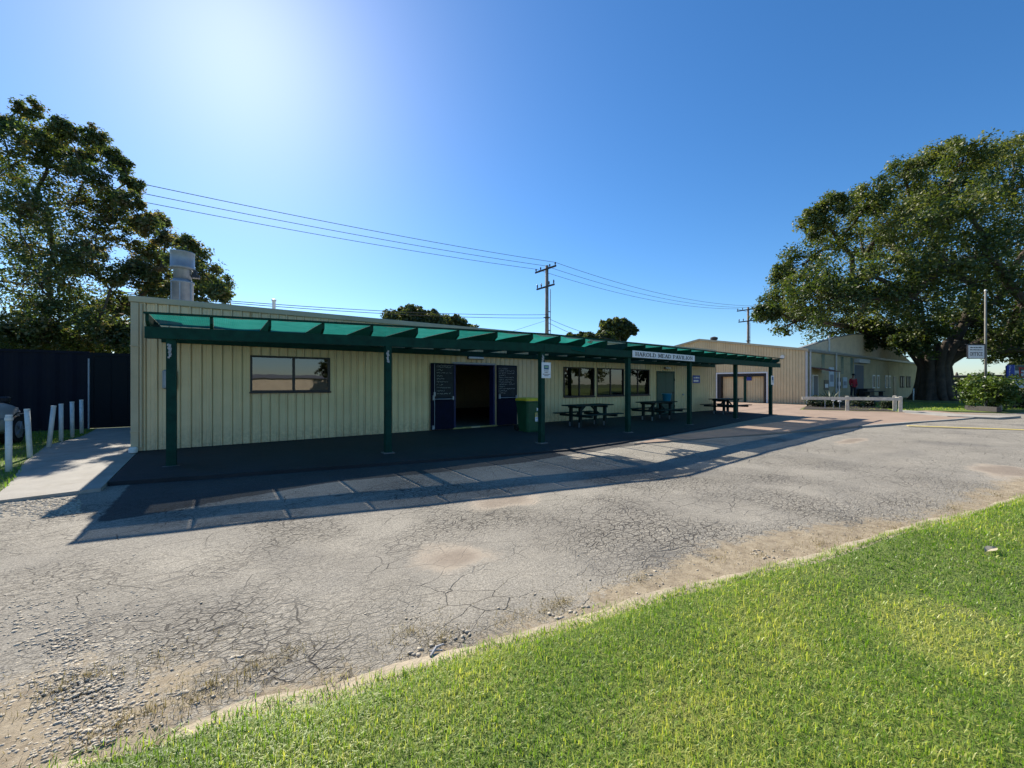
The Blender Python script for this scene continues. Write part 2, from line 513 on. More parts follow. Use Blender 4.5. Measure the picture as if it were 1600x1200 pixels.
ii=(np.arange(nx-1)[:,None]*ny+np.arange(ny-1)[None,:]).reshape(-1)
fs=np.stack([ii,ii+ny,ii+ny+1,ii+1],-1)
def np_mesh(name, v, f, mats, smooth=False, attrs=None):
    me=bpy.data.meshes.new(name)
    k=f.shape[1]
    me.vertices.add(len(v)); me.vertices.foreach_set('co',np.ascontiguousarray(v,dtype=np.float32).ravel())
    me.loops.add(f.size); me.loops.foreach_set('vertex_index',np.ascontiguousarray(f,dtype=np.int32).ravel())
    me.polygons.add(len(f)); me.polygons.foreach_set('loop_start',np.arange(0,f.size,k,dtype=np.int32))
    if smooth: me.polygons.foreach_set('use_smooth',np.ones(len(f),dtype=bool))
    for m in (mats if isinstance(mats,(list,tuple)) else [mats]): me.materials.append(m)
    for an,av in (attrs or {}).items():
        a=me.attributes.new(an,'FLOAT','POINT'); a.data.foreach_set('value',np.ascontiguousarray(av,dtype=np.float32).ravel())
    me.update(calc_edges=True); me.validate()
    return me
tag(link('road',np_mesh('road',vs,fs,m_road(),True,{'dirt':dirt,'dust':dust,'crk':crk,'painted_shade':painted_shade,'lane':lane}),(0,0,0)),kind='structure')

# lawn sheet: strips running back from the edge
def m_lawn():
    m,t,b=nodes('lawn_soil')
    p=pos(t)
    c=ramp(t,noise(t,p,1.3,6,.6),[(.3,(.075,.115,.018)),(.55,(.13,.18,.03)),(.8,(.22,.21,.075))])
    c=mixc(t,.7,c,ramp(t,noise(t,p,70,4,.7),[(.3,.45),(.7,1.5)]),'MULTIPLY')
    t.links.new(c,b.inputs['Base Color']); b.inputs['Roughness'].default_value=.95
    bump(t,b,noise(t,p,60,4),.9,.03)
    return m
lawn_soil=m_lawn()
lx=lines(-60,120,-4,14,.12); off=np.array([0,.02,.05,.09,.14,.2,.28]+[.28+.12*i for i in range(1,45)]+[6,7,8.5,11,15,24,40])
LX,LO=np.meshgrid(lx,off,indexing='ij')
rag=fbm(LX,LX*0,21,((6.,.012),(13.,.010),(2.2,.015)))*np.exp(-LO*3)*.25
LY=edge_y(LX)-LO+rag
def lawn_z(x,o):
    return -.098+.055*(1-np.exp(-o*9))+fbm(x,o,31,((1.1,.006),(2.7,.004)))*np.clip(o*2,0,1)
LZ=lawn_z(LX,LO)-.010
n1,n2=LX.shape
ii=(np.arange(n1-1)[:,None]*n2+np.arange(n2-1)[None,:]).reshape(-1)
tag(link('lawn',np_mesh('lawn',np.stack([LX,LY,LZ],-1).reshape(-1,3),np.stack([ii,ii+1,ii+n2+1,ii+n2],-1),lawn_soil,True),(0,0,0)),kind='structure')

# old concrete kerb strip, half buried
kx=lines(-60,120,-4,14,.15); kb=MB(); kv=[]
for i,x in enumerate(kx):
    y=float(edge_y(x)); w=.10+.020*math.sin(x*3.1)+.012*math.sin(x*7.7+1)+.010*math.sin(x*19)
    kv+= [(x,y-.06,-.30),(x,y-.05,-.096),(x,y+w,-.100+.004*math.sin(x*5)),(x,y+w+.02,-.30)]
kf=[]
for i in range(len(kx)-1):
    a=i*4
    kf+= [(a,a+4,a+5,a+1),(a+1,a+5,a+6,a+2),(a+2,a+6,a+7,a+3)]
kb.add(kv,kf)
kerb_m=M('sandy_kerb',(.40,.335,.235),.95,.25,3.5,.7,50,dirt=((.26,.20,.13),.7))
tag(kb.build('kerb',kerb_m,origin=(0,0,-.3)),kind='structure')

# grass blades
def blades(pts, nrm_len, width, tint, lean=.9, droop=.5, rng=RNG):
    n=len(pts)
    a=rng.uniform(0,2*np.pi,n); le=np.abs(rng.normal(0,lean,n)); le=np.minimum(le,1.45)
    d=np.stack([np.cos(a)*np.sin(le),np.sin(a)*np.sin(le),np.cos(le)],-1)
    s=rng.uniform(0,2*np.pi,n)
    side=np.stack([-np.sin(a),np.cos(a),np.zeros(n)],-1)*np.cos(s*.25)[:,None]
    L=nrm_len[:,None]; W=width[:,None]
    mid=pts+d*L*.55
    tip=pts+d*L*.92; tip[:,2]-=(nrm_len*droop*np.sin(le)*.5); tip[:,:2]+=d[:,:2]*L*.12
    tip[:,2]=np.maximum(tip[:,2],pts[:,2]+.004)
    v=np.stack([pts-side*W*.5,pts+side*W*.5,mid+side*W*.42,mid-side*W*.42,tip+side*W*.06,tip-side*W*.06],1).reshape(-1,3)
    b=np.arange(n)*6
    f=np.concatenate([np.stack([b,b+1,b+2,b+3],-1),np.stack([b+3,b+2,b+4,b+5],-1)])
    return v,f,np.repeat(tint,6)
pts=[];lens=[];wid=[];tin=[]
def lawn_patch(n,xr,orr,ln,wd,keep):
    x=RNG.uniform(*xr,n); o=RNG.uniform(*orr,n)
    y=edge_y(x)-o; d=np.hypot(x,y)
    k=keep(x,y,d); x,y,o,d=x[k],y[k],o[k],d[k]
    pat=fbm(x,y,41,((1.2,.10),(3.,.09),(7.,.07)))
    dead=np.clip((fbm(x,y,43,((2.1,.30),(4.4,.22)))-.50)*2.2,0,1)
    n=len(x)
    pts.append(np.stack([x,y,lawn_z(x,o)-.004],-1))
    lens.append(ln*RNG.uniform(.55,1.35,n)*(1+.35*pat)); wid.append(wd*RNG.uniform(.7,1.3,n))
    tin.append(np.clip(.40+.75*pat+RNG.normal(0,.26,n)+.6*dead+.4*(RNG.random(n)<.14),0,1))
vis=lambda x,y: (CS*x+SN*y)>.6
lawn_patch(340000,(-1.2,4.2),(0,4.2),.031,.0036,lambda x,y,d:(d>.9)&vis(x,y)&(RNG.random(len(d))<np.clip((4.2-d)/2.2,0,1)))
lawn_patch(300000,(-1.5,10),(0,7),.036,.0062,lambda x,y,d:vis(x,y)&(RNG.random(len(d))<np.clip((d-1.6)/2.2,0,1)*np.clip((11-d)/4,0,1)))
lawn_patch(150000,(3,20),(0,9),.045,.012,lambda x,y,d:(d<22)&vis(x,y)&(RNG.random(len(d))<np.clip((d-4)/4,0,1)))
lawn_patch(16000,(-4,5),(0,6),.05,.006,lambda x,y,d:(d<3.5)&~vis(x,y))
# fringe creeping over the kerb
x=RNG.uniform(-1.5,14,9000); o=-np.abs(RNG.normal(0,.035,9000))*(1+.8*np.sin(x*2.3)*np.sin(x*5.1))
pts.append(np.stack([x,edge_y(x)-o,np.full(9000,-.096)],-1)); lens.append(RNG.uniform(.025,.06,9000)); wid.append(RNG.uniform(.003,.006,9000)); tin.append(np.clip(RNG.normal(.5,.22,9000),0,1))
v,f,ti=blades(np.concatenate(pts),np.concatenate(lens),np.concatenate(wid),np.concatenate(tin),1.1,.7)
tag(link('lawn_grass',np_mesh('lawn_grass',v,f,grass_m,False,{'tint':ti}),(0,0,0)),'short bright green lawn grass in front of the cracked road','grass',kind='stuff')

# dry weeds along the sandy edge
pts=[];lens=[]
for (px,py,rad,n) in ((330,1075,.12,420),(300,1100,.10,260),(395,1045,.10,300),(455,1020,.12,220),(640,985,.13,420),(690,1000,.10,260),(880,942,.13,520),(850,955,.10,200),(790,970,.12,200),(1000,905,.12,200),(1120,868,.16,260),(1190,862,.14,200),(1280,846,.2,420),(1400,822,.25,420),(1340,840,.2,260),(1490,792,.3,420),(1560,772,.35,420),(540,1060,.12,300),(230,1120,.14,420),(250,1030,.2,360),(140,1060,.2,420),(90,1085,.15,260),(180,1140,.12,260)):
    c=gp(px,py,ROADZ+.02)
    r=np.abs(RNG.normal(0,rad,n)); a=RNG.uniform(0,6.28,n)
    x=c.x+r*np.cos(a)*1.6; y=c.y+r*np.sin(a)*.8
    pts.append(np.stack([x,y,np.array([road_z(a_,b__) for a_,b__ in zip(x,y)])-.002],-1)); lens.append(RNG.uniform(.015,.055,n))
x=RNG.uniform(-2.5,14,5200); y=edge_y(x)+.14+np.abs(RNG.normal(0,.30,5200))
pts.append(np.stack([x,y,np.array([road_z(a_,b__) for a_,b__ in zip(x,y)])-.002],-1)); lens.append(RNG.uniform(.010,.03,5200))
P_=np.concatenate(pts); L_=np.concatenate(lens)
v,f,ti=blades(P_,L_,np.full(len(P_),.0032),np.clip(RNG.normal(.45,.3,len(P_)),0,1),1.1,.4)
tag(link('dry_weeds',np_mesh('dry_weeds',v,f,dry_m,False,{'tint':ti}),(0,0,0)),'dry straw coloured weeds in the dirt along the lawn kerb','weeds',kind='stuff')

# loose stones broken out of the road edge
def stones(spec, name, label, mat):
    base=[]
    r=np.random.default_rng(5)
    ico=MB(); import bmesh
    bm=bmesh.new(); bmesh.ops.create_icosphere(bm,subdivisions=1,radius=1.); bv=np.array([tuple(q.co) for q in bm.verts]); bf=np.array([[q.index for q in ff.verts] for ff in bm.faces]); bm.free()
    V=[];Fc=[];o=0
    for (x,y,z,s) in spec:
        k=bv*(1+r.uniform(-.32,.32,(len(bv),1)))*np.array([s*r.uniform(.8,1.5),s*r.uniform(.7,1.1),s*r.uniform(.3,.55)])
        th=r.uniform(0,6.28); c_,s_=math.cos(th),math.sin(th)
        k=np.stack([k[:,0]*c_-k[:,1]*s_,k[:,0]*s_+k[:,1]*c_,k[:,2]],-1)+np.array([x,y,road_z(x,y)+s*.10])
        V.append(k); Fc.append(bf+o); o+=len(bv)
    return tag(link(name,np_mesh(name,np.concatenate(V),np.concatenate(Fc),mat),(0,0,0)),label,'gravel',kind='stuff')
spec=[]
for _ in range(5600):
    c=gp(random.gauss(125,80),random.gauss(1075,68),ROADZ)
    if c.y>float(edge_y(c.x))+.10: spec.append((c.x,c.y,ROADZ+.012,.002+.0105*random.random()**2.4))
for _ in range(260):
    c=gp(random.gauss(110,60),random.gauss(985,30),ROADZ); spec.append((c.x,c.y,ROADZ+.004,random.uniform(.004,.012)))
for _ in range(900):
    x=random.uniform(-2,12); y=float(edge_y(x))+.15+abs(random.gauss(0,.4)); spec.append((x,y,ROADZ+.012,random.uniform(.003,.010)))
for (px,py) in ((30,990),(60,1000),(45,1010),(360,1040),(905,962),(870,965),(1015,900),(1195,870),(1180,862),(300,1090),(320,1085),(720,1000),(655,1025)):
    c=gp(px,py,ROADZ)
    for _ in range(7): spec.append((c.x+random.gauss(0,.05),c.y+random.gauss(0,.03),ROADZ+.012,random.uniform(.008,.02)))
stone_m=M('loose_stone',(.43,.38,.295),.9,.45,30,.5,200)
stones(spec,'loose_gravel','loose grey gravel broken from the road edge by the lawn',stone_m)
# rubble along the left kerb
spec=[]
for _ in range(900):
    c=gp(random.uniform(0,125),random.gauss(792,7),ROADZ); spec.append((c.x,c.y,ROADZ,random.uniform(.008,.028)))
stones(spec,'kerb_gravel','coarse gravel lying along the kerb of the concrete path',stone_m)

# ------------------------------------------------------------------ pavements
WY=11.80                            # front wall of the pavilion
WX0,WX1,WH=-1.50,22.30,3.33
POSTS=[gp(*p,-.06) for p in ((268,727.5),(606,707),(846,691.5),(981,675),(1077,663),(1149,654),(1204,648))]
def beam_y(x):
    a,b=(POSTS[0],POSTS[2]) if x<POSTS[2].x else (POSTS[2],POSTS[6])
    return a.y+(x-a.x)/(b.x-a.x)*(b.y-a.y)
def slab(name, poly, z, mat, depth=.35):
    b=MB(); n=len(poly)
    vs=[(p[0],p[1],p[2] if len(p)>2 else z) for p in poly]
    b.add(vs+[(q[0],q[1],q[2]-depth) for q in vs],[tuple(range(n))]+[(i,n+i,n+(i+1)%n,(i+1)%n) for i in range(n)])
    o=b.build(name,mat)
    return tag(o,kind='structure')
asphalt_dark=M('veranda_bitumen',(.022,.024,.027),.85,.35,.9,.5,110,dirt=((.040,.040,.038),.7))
paver=M('tan_paving',(.31,.225,.165),.9,.14,1.1,.4,60,dirt=((.27,.22,.17),.6))
e=[(x,beam_y(x)-1.15) for x in (-1.38,.5,2.5,4.6,6.8,8.7)]
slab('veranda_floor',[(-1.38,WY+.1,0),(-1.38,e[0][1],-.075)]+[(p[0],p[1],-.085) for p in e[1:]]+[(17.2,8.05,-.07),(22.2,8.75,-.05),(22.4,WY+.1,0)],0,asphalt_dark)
kerbline=[(8.7,6.72),(12.5,5.95),(16,5.25),(19.1,4.77),(22.7,4.05),(26,3.3),(28.7,2.85)]
slab('paved_area',[(8.72,6.74,-.083)]+[(p[0],p[1],-.078) for p in kerbline[1:]]+[(31.5,2.6,-.10),(33,5.2,-.06),(29.9,5.6,-.05),(27.2,9.5,-.02),(33.8,11.2,-.01),(33.8,24,0),(22.42,24,0),(22.42,8.74,-.054),(17.22,8.04,-.074)],0,paver)
kb=MB()
for i in range(3,len(kerbline)-1):
    a,b_=kerbline[i],kerbline[i+1]
    kb.bar((a[0],a[1]-.06,-.18),(b_[0],b_[1]-.06,-.18),.14,.215)
tag(kb.build('paving_kerb',concrete),kind='structure')
slab('footpath',[(-2.42,8.35,-.09),(-1.40,8.45,-.085),(-1.40,WY,-.01),(-1.52,WY,-.01),(-1.52,18.5,.02),(-3.15,18.5,.02),(-3.05,16.0,.01),(-3.28,14.2,0),(-2.95,11.5,-.03),(-2.62,9.8,-.06)],0,concrete)
slab('grass_strip',[(-40,8.2,-.10),(-2.43,8.33,-.095),(-2.63,9.8,-.065),(-2.96,11.5,-.035),(-3.29,14.2,-.005),(-3.06,16,.005),(-3.16,18.6,.015),(-40,18.6,.0)],0,lawn_soil)
slab('far_lawn',[(29.95,5.65,-.055),(32.9,5.3,-.065),(34.5,2.4,-.09),(60,-4,-.1),(120,-20,-.1),(120,11.4,-.05),(33.9,11.3,-.015),(27.25,9.48,-.025)],0,lawn_soil)
slab('concrete_strip',[gp(1405,640.5,-.045),gp(1425,641.5,-.045),gp(1520,648,-.045),gp(1595,650,-.045),gp(1560,652.5,-.045),gp(1480,650,-.045),gp(1415,645,-.045)],0,concrete,.2)
slab('garden_bed',[(27.6,9.45,.0),(30.0,5.95,-.02),(31.6,6.6,-.02),(38.5,9.6,0),(38.5,11.31,.01),(33.92,11.29,.01)],0,M('garden_soil',(.035,.028,.022),.95,.4,6,.8,40),.2)
yl=MB(); a=gp(1418,664.5,ROADZ+.03); b_=gp(1600,671,ROADZ+.03); c_=b_+(b_-a)*.8
yl.bar((a.x,a.y,ROADZ+.016),(c_.x,c_.y,ROADZ+.016),.20,.012)
tag(yl.build('yellow_line',yellow_line),kind='structure')
# grass on the left strip and the far lawn
pts=[];n=26000
x=RNG.uniform(-7.5,-2.5,n); y=RNG.uniform(8.3,18,n); lim=np.interp(y,[8.33,9.8,11.5,14.2,16,18.6],[-2.43,-2.63,-2.96,-3.29,-3.06,-3.16])
k=x<lim+.05; x,y=x[k],y[k]
v,f,ti=blades(np.stack([x,y,np.interp(y,[8,18],[-.1,.01])],-1),RNG.uniform(.04,.12,len(x)),np.full(len(x),.011),np.clip(RNG.normal(.35,.2,len(x)),0,1),.6,.5)
tag(link('strip_grass',np_mesh('strip_grass',v,f,grass_m,False,{'tint':ti}),(0,0,0)),'green grass around the white bollards beside the concrete path','grass',kind='stuff')
n=16000; x=RNG.uniform(30,46,n); y=RNG.uniform(1,10,n)
k=(y>5.4-(x-32.9)*.55)&(y<11-(46-x)*.05); x,y=x[k],y[k]
v,f,ti=blades(np.stack([x,y,np.full(len(x),-.07)],-1),RNG.uniform(.05,.12,len(x)),np.full(len(x),.03),np.clip(RNG.normal(.6,.2,len(x)),0,1),.6,.5)
tag(link('far_lawn_grass',np_mesh('far_lawn_grass',v,f,grass_m,False,{'tint':ti}),(0,0,0)),'sunlit patch of lawn below the huge spreading tree','grass',kind='stuff')

# ------------------------------------------------------------------ lettering built from strokes
def arc(cx,cy,rx,ry,a0,a1,n=9):
    return [(cx+rx*math.cos(R(a0+(a1-a0)*i/(n-1))),cy+ry*math.sin(R(a0+(a1-a0)*i/(n-1)))) for i in range(n)]
T,t_=.19,.10
GLY={
'H':(.95,[([(.2,0),(.2,1)],T,3),([(.75,0),(.75,1)],T,3),([(.2,.5),(.75,.5)],t_,0)]),
'A':(.95,[([(.12,0),(.46,1)],t_,1),([(.46,1),(.82,0)],T,1),([(.27,.33),(.70,.33)],t_,0)]),
'R':(.95,[([(.2,0),(.2,1)],T,3),([(.2,.95)]+arc(.5,.725,.22,.225,90,-90)+[(.2,.5)],t_*1.3,0),([(.45,.5),(.82,0)],T,1)]),
'O':(.98,[(arc(.49,.5,.37,.45,0,360,17),T*.85,0)]),
'L':(.85,[([(.2,0),(.2,1)],T,3),([(.2,.05),(.76,.05)],t_,0),([(.74,0),(.74,.28)],t_*.8,0)]),
'D':(.98,[([(.2,0),(.2,1)],T,3),([(.2,.95)]+arc(.45,.5,.38,.45,90,-90)+[(.2,.05)],T*.7,0)]),
'M':(1.15,[([(.2,0),(.2,1)],t_,3),([(.95,0),(.95,1)],T,3),([(.2,1),(.57,.15)],T,0),([(.57,.15),(.95,1)],t_,0)]),
'E':(.88,[([(.2,0),(.2,1)],T,3),([(.2,.95),(.76,.95)],t_,0),([(.2,.5),(.62,.5)],t_,0),([(.2,.05),(.78,.05)],t_,0),([(.74,.74),(.74,1)],t_*.8,0),([(.76,0),(.76,.26)],t_*.8,0)]),
'P':(.9,[([(.2,0),(.2,1)],T,3),([(.2,.95)]+arc(.48,.7,.25,.25,90,-90)+[(.2,.45)],t_*1.3,0)]),
'V':(.95,[([(.12,1),(.47,0)],T,2),([(.47,0),(.82,1)],t_,2)]),
'I':(.5,[([(.25,0),(.25,1)],T,3)]),
'N':(1.0,[([(.2,0),(.2,1)],t_,3),([(.8,0),(.8,1)],t_,2),([(.2,1),(.8,0)],T,0)]),
'F':(.84,[([(.2,0),(.2,1)],T,3),([(.2,.95),(.76,.95)],t_,0),([(.2,.5),(.62,.5)],t_,0),([(.74,.72),(.74,1)],t_*.8,0)]),
'C':(.92,[(arc(.52,.5,.38,.45,50,310,15),T*.85,0)]),
' ':(.55,[])}
def glyphs(mb, s, x, z, h, w=None, y=0., mi=0, serif=True, vertical=False):
    tw=sum(GLY[c][0] for c in s)
    k=h if w is None else w/tw
    for ch in s:
        for pl,th,sf in GLY[ch][1]:
            q=[(x+p[0]*k,z+p[1]*h) for p in pl]
            for i,(a,b) in enumerate(zip(q[:-1],q[1:])):
                mb.bar((a[0],y,a[1]),(b[0],y,b[1]),.004,th*h if abs(a[0]-b[0])>abs(a[1]-b[1]) else th*k,up=(0,-1,0) if False else (1,0,0) if abs(a[1]-b[1])>abs(a[0]-b[0]) else (0,0,1),mi=mi)
            if serif and sf:
                for bit,(ex,ez) in ((1,q[0] if q[0][1]<q[-1][1] else q[-1]),(2,q[-1] if q[-1][1]>q[0][1] else q[0])):
                    if sf&bit: mb.box(ex-.2*k,ex+.2*k,y-.002,y+.002,ez-.04*h,ez+.04*h,mi)
        if vertical: z-=h*1.25
        else: x+=GLY[ch][0]*k
def small_print(mb, x0, x1, z, h, y, seed, mi=0):
    r=random.Random(seed); x=x0
    while x<x1-.01:
        w=min(r.uniform(.3,1.6)*h*1.5,x1-x); mb.box(x,x+w,y-.0015,y+.0015,z,z+h*r.uniform(.75,1),mi); x+=w+h*r.uniform(.3,.6)

# ------------------------------------------------------------------ the pavilion
OPEN=[('window',.64,2.45,1.25,2.15),('door',6.15,7.72,-.05,2.13),('window',10.94,12.66,.94,2.12),('window',12.80,14.53,.94,2.12),('window',14.67,16.35,.94,2.12),('greendoor',16.92,18.36,-.05,2.07)]
pav=empty('pavilion',(10.4,WY,0),'long low cream steel clad pavilion with flat roof behind the green veranda','building')
RIB=.193
_sheet={}
def sheet_mesh(w, h, phase, mat, h2=None):
    """Ribbed steel sheet in local XZ, ribs standing out to -Y; h2 = height at the far side for raked tops."""
    key=(round(w,3),round(h,3),round(phase,3),mat.name,None if h2 is None else round(h2,3))
    if key in _sheet: return _sheet[key]
    xs=[0.,w]
    k=math.floor(-phase/RIB)-1
    prof=[]
    for i in range(int(w/RIB)+4):
        r0=phase+(k+i)*RIB
        for dx,dy in ((0,0),(.016,-.032),(.036,-.032),(.052,0),(.0535,.024),(.0625,.024),(.064,0)):
            x=r0+dx
            if 0<=x<=w: prof.append((x,dy))
        for dx in (.120,):
            x=r0+dx
            if 0<=x<=w-.012: prof+= [(x,0),(x+.006,-.006),(x+.012,0)]
    prof=sorted(prof,key=lambda q:q[0])
    prof=[(0.,0.)]+[q for q in prof if 1e-4<q[0]<w-1e-4]+[(w,0.)]
    b=MB(); vs=[]
    for x,y in prof:
        top=h if h2 is None else h+(h2-h)*x/w
        vs+= [(x,y,0),(x,y,top)]
    b.add(vs,[(2*i,2*i+2,2*i+3,2*i+1) for i in range(len(prof)-1)])
    # screw heads
    me=b.mesh('cladding_sheet',mat)
    _sheet[key]=me
    return me
SH=RIB*4
TOPZ=WH-.10
def put_sheet(x0,x1,z0,z1):
    if x1-x0<.02 or z1-z0<.02: return
    ph=(math.ceil((x0-WX0)/RIB)*RIB+WX0)-x0
    link('cladding_sheet',sheet_mesh(x1-x0,z1-z0,ph,cream),(x0,WY,z0),pav)
xs=WX0+.13
while xs<WX1-.08:
    xe=min(xs+SH,WX1-.06)
    ops=[o for o in OPEN if o[1]<xe and o[2]>xs]
    cuts=sorted({xs,xe}|{min(max(v_,xs),xe) for o in ops for v_ in (o[1],o[2])})
    for a,b_ in zip(cuts[:-1],cuts[1:]):
        if b_-a<.004: continue
        o=[q for q in ops if q[1]<(a+b_)/2<q[2]]
        if not o: put_sheet(a,b_,.015,TOPZ)
        else:
            put_sheet(a,b_,o[0][4],TOPZ)
            if o[0][3]>.1: put_sheet(a,b_,.015,o[0][3])
    xs=xe
# structural walls behind the sheets (inside is dark)
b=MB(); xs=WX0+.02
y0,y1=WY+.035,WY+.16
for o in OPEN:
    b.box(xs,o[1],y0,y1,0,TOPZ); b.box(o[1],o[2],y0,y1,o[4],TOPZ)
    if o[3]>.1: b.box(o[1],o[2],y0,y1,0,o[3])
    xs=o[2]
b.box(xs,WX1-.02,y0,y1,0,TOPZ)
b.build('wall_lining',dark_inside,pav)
b=MB(); b.box(WX0+.02,WX0+.12,WY+.161,22,-.12,3.0); b.build('side_wall',cream,pav)
b=MB(); b.box(WX1-.12,WX1-.02,WY+.161,22,-.12,3.0); b.build('side_wall',cream,pav)
b=MB(); b.box(WX0+.121,WX1-.121,21.9,22,-.12,2.97); b.build('back_wall',cream,pav)
b=MB(); b.add([(WX0+.13,WY+.17,3.10),(WX1-.13,WY+.17,3.10),(WX1-.13,22,2.92),(WX0+.13,22,2.92),(WX0+.13,WY+.17,3.16),(WX1-.13,WY+.17,3.16),(WX1-.13,22,2.98),(WX0+.13,22,2.98)],[(0,3,2,1),(4,5,6,7),(0,1,5,4),(1,2,6,5),(2,3,7,6),(3,0,4,7)]); b.build('roof',roof_steel,pav)
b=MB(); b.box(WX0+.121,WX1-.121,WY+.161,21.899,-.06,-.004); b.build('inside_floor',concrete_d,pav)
b=MB(); b.bbox(WX0-.03,WX1+.03,WY-.05,WY+.22,WH-.135,WH,.012); b.build('roof_capping',cream_trim,pav)
b=MB(); b.bbox(WX0,WX0+.13,WY-.035,WY+.03,.02,TOPZ-.04,.006); b.build('corner_trim',cream_trim,pav)
b=MB(); b.bbox(WX1-.06,WX1,WY-.035,WY+.03,.02,TOPZ-.04,.006); b.build('corner_trim',cream_trim,pav)
b=MB(); b.tube([(WX0+.17,WY-.055,.10),(WX0+.17,WY-.055,TOPZ-.06)],.022,10); dp=b.build('downpipe',cream_trim,pav)
for z in (.42,2.25):
    b=MB(); b.box(WX0-.01,WX0+.20,WY-.062,WY-.034,z,z+.025); b.build('pipe_strap',cream_trim,dp)
b=MB(); b.lathe([(.055,0),(.075,.01),(.078,.09),(.060,.11),(.045,.12)],(WX0+.05,WY-.10,-.005),16); b.build('drain_cap',white_paint,pav)

def window(x0,x1,z0,z1,mull):
    f=MB(); w=.045; y0,y1=WY-.045,WY+.05
    f.bbox(x0,x0+w,y0,y1,z0,z1,.004); f.bbox(x1-w,x1,y0,y1,z0,z1,.004)
    f.bbox(x0+w,x1-w,y0,y1,z0,z0+w,.004); f.bbox(x0+w,x1-w,y0,y1,z1-w,z1,.004)
    fr=f.build('window',black_metal,pav)
    xm=x0+(x1-x0)*mull
    m=MB(); m.bbox(xm-.03,xm+.03,WY-.03,WY+.03,z0+w,z1-w,.004); m.build('mullion',black_metal,fr)
    p=MB(); p.box(x0+w,xm-.03,WY-.004,WY+.004,z0+w,z1-w); p.build('pane',glass,fr)
    p=MB(); p.box(xm+.03,x1-w,WY+.010,WY+.018,z0+w,z1-w); p.build('pane',glass,fr)
    s=MB(); s.bbox(x0-.02,x1+.02,WY-.07,WY-.046,z0-.03,z0+.01,.004); s.build('window_sill',black_metal,fr)
for i,o in enumerate([q for q in OPEN if q[0]=='window']):
    window(o[1],o[2],o[3],o[4],.52 if i==0 else .5)
# open double doorway
dw=MB(); x0,x1,zt=6.15,7.72,2.13
dw.bbox(x0-.0,x0+.06,WY-.06,WY+.20,0,zt,.004); dw.bbox(x1-.06,x1,WY-.06,WY+.20,0,zt,.004); dw.bbox(x0+.06,x1-.06,WY-.06,WY+.20,zt-.06,zt,.004)
dfr=dw.build('door_frame',navy_bright,pav)
b=MB(); b.bbox(x0-.05,x1+.02,WY-.075,WY-.061,zt-.03,zt+.02,.003); b.build('head_flashing',grey_steel,dfr)
for i in range(5):
    b=MB(); xa=x0-.05+i*.34; b.bbox(xa,xa+.33,WY-.10,WY-.062,.002,.055,.006)
    b.build('threshold_block',M('sill_yellow',(.30,.26,.10),.7,.3,8,.2) if i!=2 else cream_trim,dfr)
def squiggle(mb, x0, x1, z, h, y, r):
    x=x0; pv=None
    while x<x1:
        p=(x,y,z+r.uniform(-.5,.5)*h)
        if pv is not None and r.random()<.82: mb.bar(pv,p,.002,.0075,up=(0,0,1))
        pv=p; x+=r.uniform(.010,.024)
def leaf_door(x0,x1,hinge_right,seed):
    d=MB(); d.bbox(x0,x1,WY-.115,WY-.070,.03,2.10,.004); lf=d.build('door_leaf',navy,pav)
    c=MB(); c.box(x0+(.16 if not hinge_right else .03),x1-.03,WY-.121,WY-.1155,1.02,2.06); cb=c.build('chalkboard',board_m,lf)
    k=MB(); r=random.Random(seed); xa=x0+(.19 if not hinge_right else .06); xb=x1-.06
    n=10 if not hinge_right else 12
    for i in range(n):
        z=1.98-i*(.92/n)
        squiggle(k,xa,xa+(xb-xa)*r.choice((.95,.9,.75,.5,.4)),z,.040,WY-.1225,r)
    if not hinge_right:
        for a in range(14): # looping border
            u=xa+(xb-xa)*a/13; k.bar((u,WY-.1225,2.03+.015*math.sin(a*2)),(u+.04,WY-.1225,2.03+.015*math.sin(a*2+2)),.002,.006)
    tag(k.build('chalk_writing',chalk,cb),kind='stuff')
    h=MB(); h.tube([(x0+.06,WY-.165,.98),(x1-.04,WY-.165,.98)],.014,10)
    h.box(x0+.04,x0+.09,WY-.18,WY-.1151,.95,1.10); h.box(x1-.08,x1-.03,WY-.18,WY-.1151,.95,1.06)
    h.build('push_bar',grey_steel,lf)
    if not hinge_right:
        h=MB(); h.tube([(x0+.11,WY-.135,.06),(x0+.11,WY-.135,2.08)],.010,8); h.box(x0+.08,x0+.14,WY-.15,WY-.1151,1.07,1.2); h.box(x0+.03,x0+.09,WY-.16,WY-.1151,.05,.17); h.build('bolt_rod',grey_steel,lf)
leaf_door(5.33,6.12,False,3)
leaf_door(7.78,8.62,True,9)
# green door
d=MB(); d.bbox(16.92,16.98,WY-.05,WY+.03,0,2.07,.003); d.bbox(18.30,18.36,WY-.05,WY+.03,0,2.07,.003); d.bbox(16.98,18.30,WY-.05,WY+.03,2.01,2.07,.003)
gd=d.build('green_door',green_door_m,pav)
for xa,xb in ((16.99,17.635),(17.645,18.29)):
    d=MB(); d.bbox(xa,xb,WY-.035,WY+.01,.02,2.0,.004); d.build('door_leaf',green_door_m,gd)
d=MB(); d.box(18.2,18.26,WY-.07,WY-.0351,.98,1.06); d.build('handle',black_metal,gd)
for z in (.3,1.6):
    d=MB(); d.box(18.302,18.34,WY-.075,WY-.0501,z,z+.12); d.build('hinge',black_metal,gd)
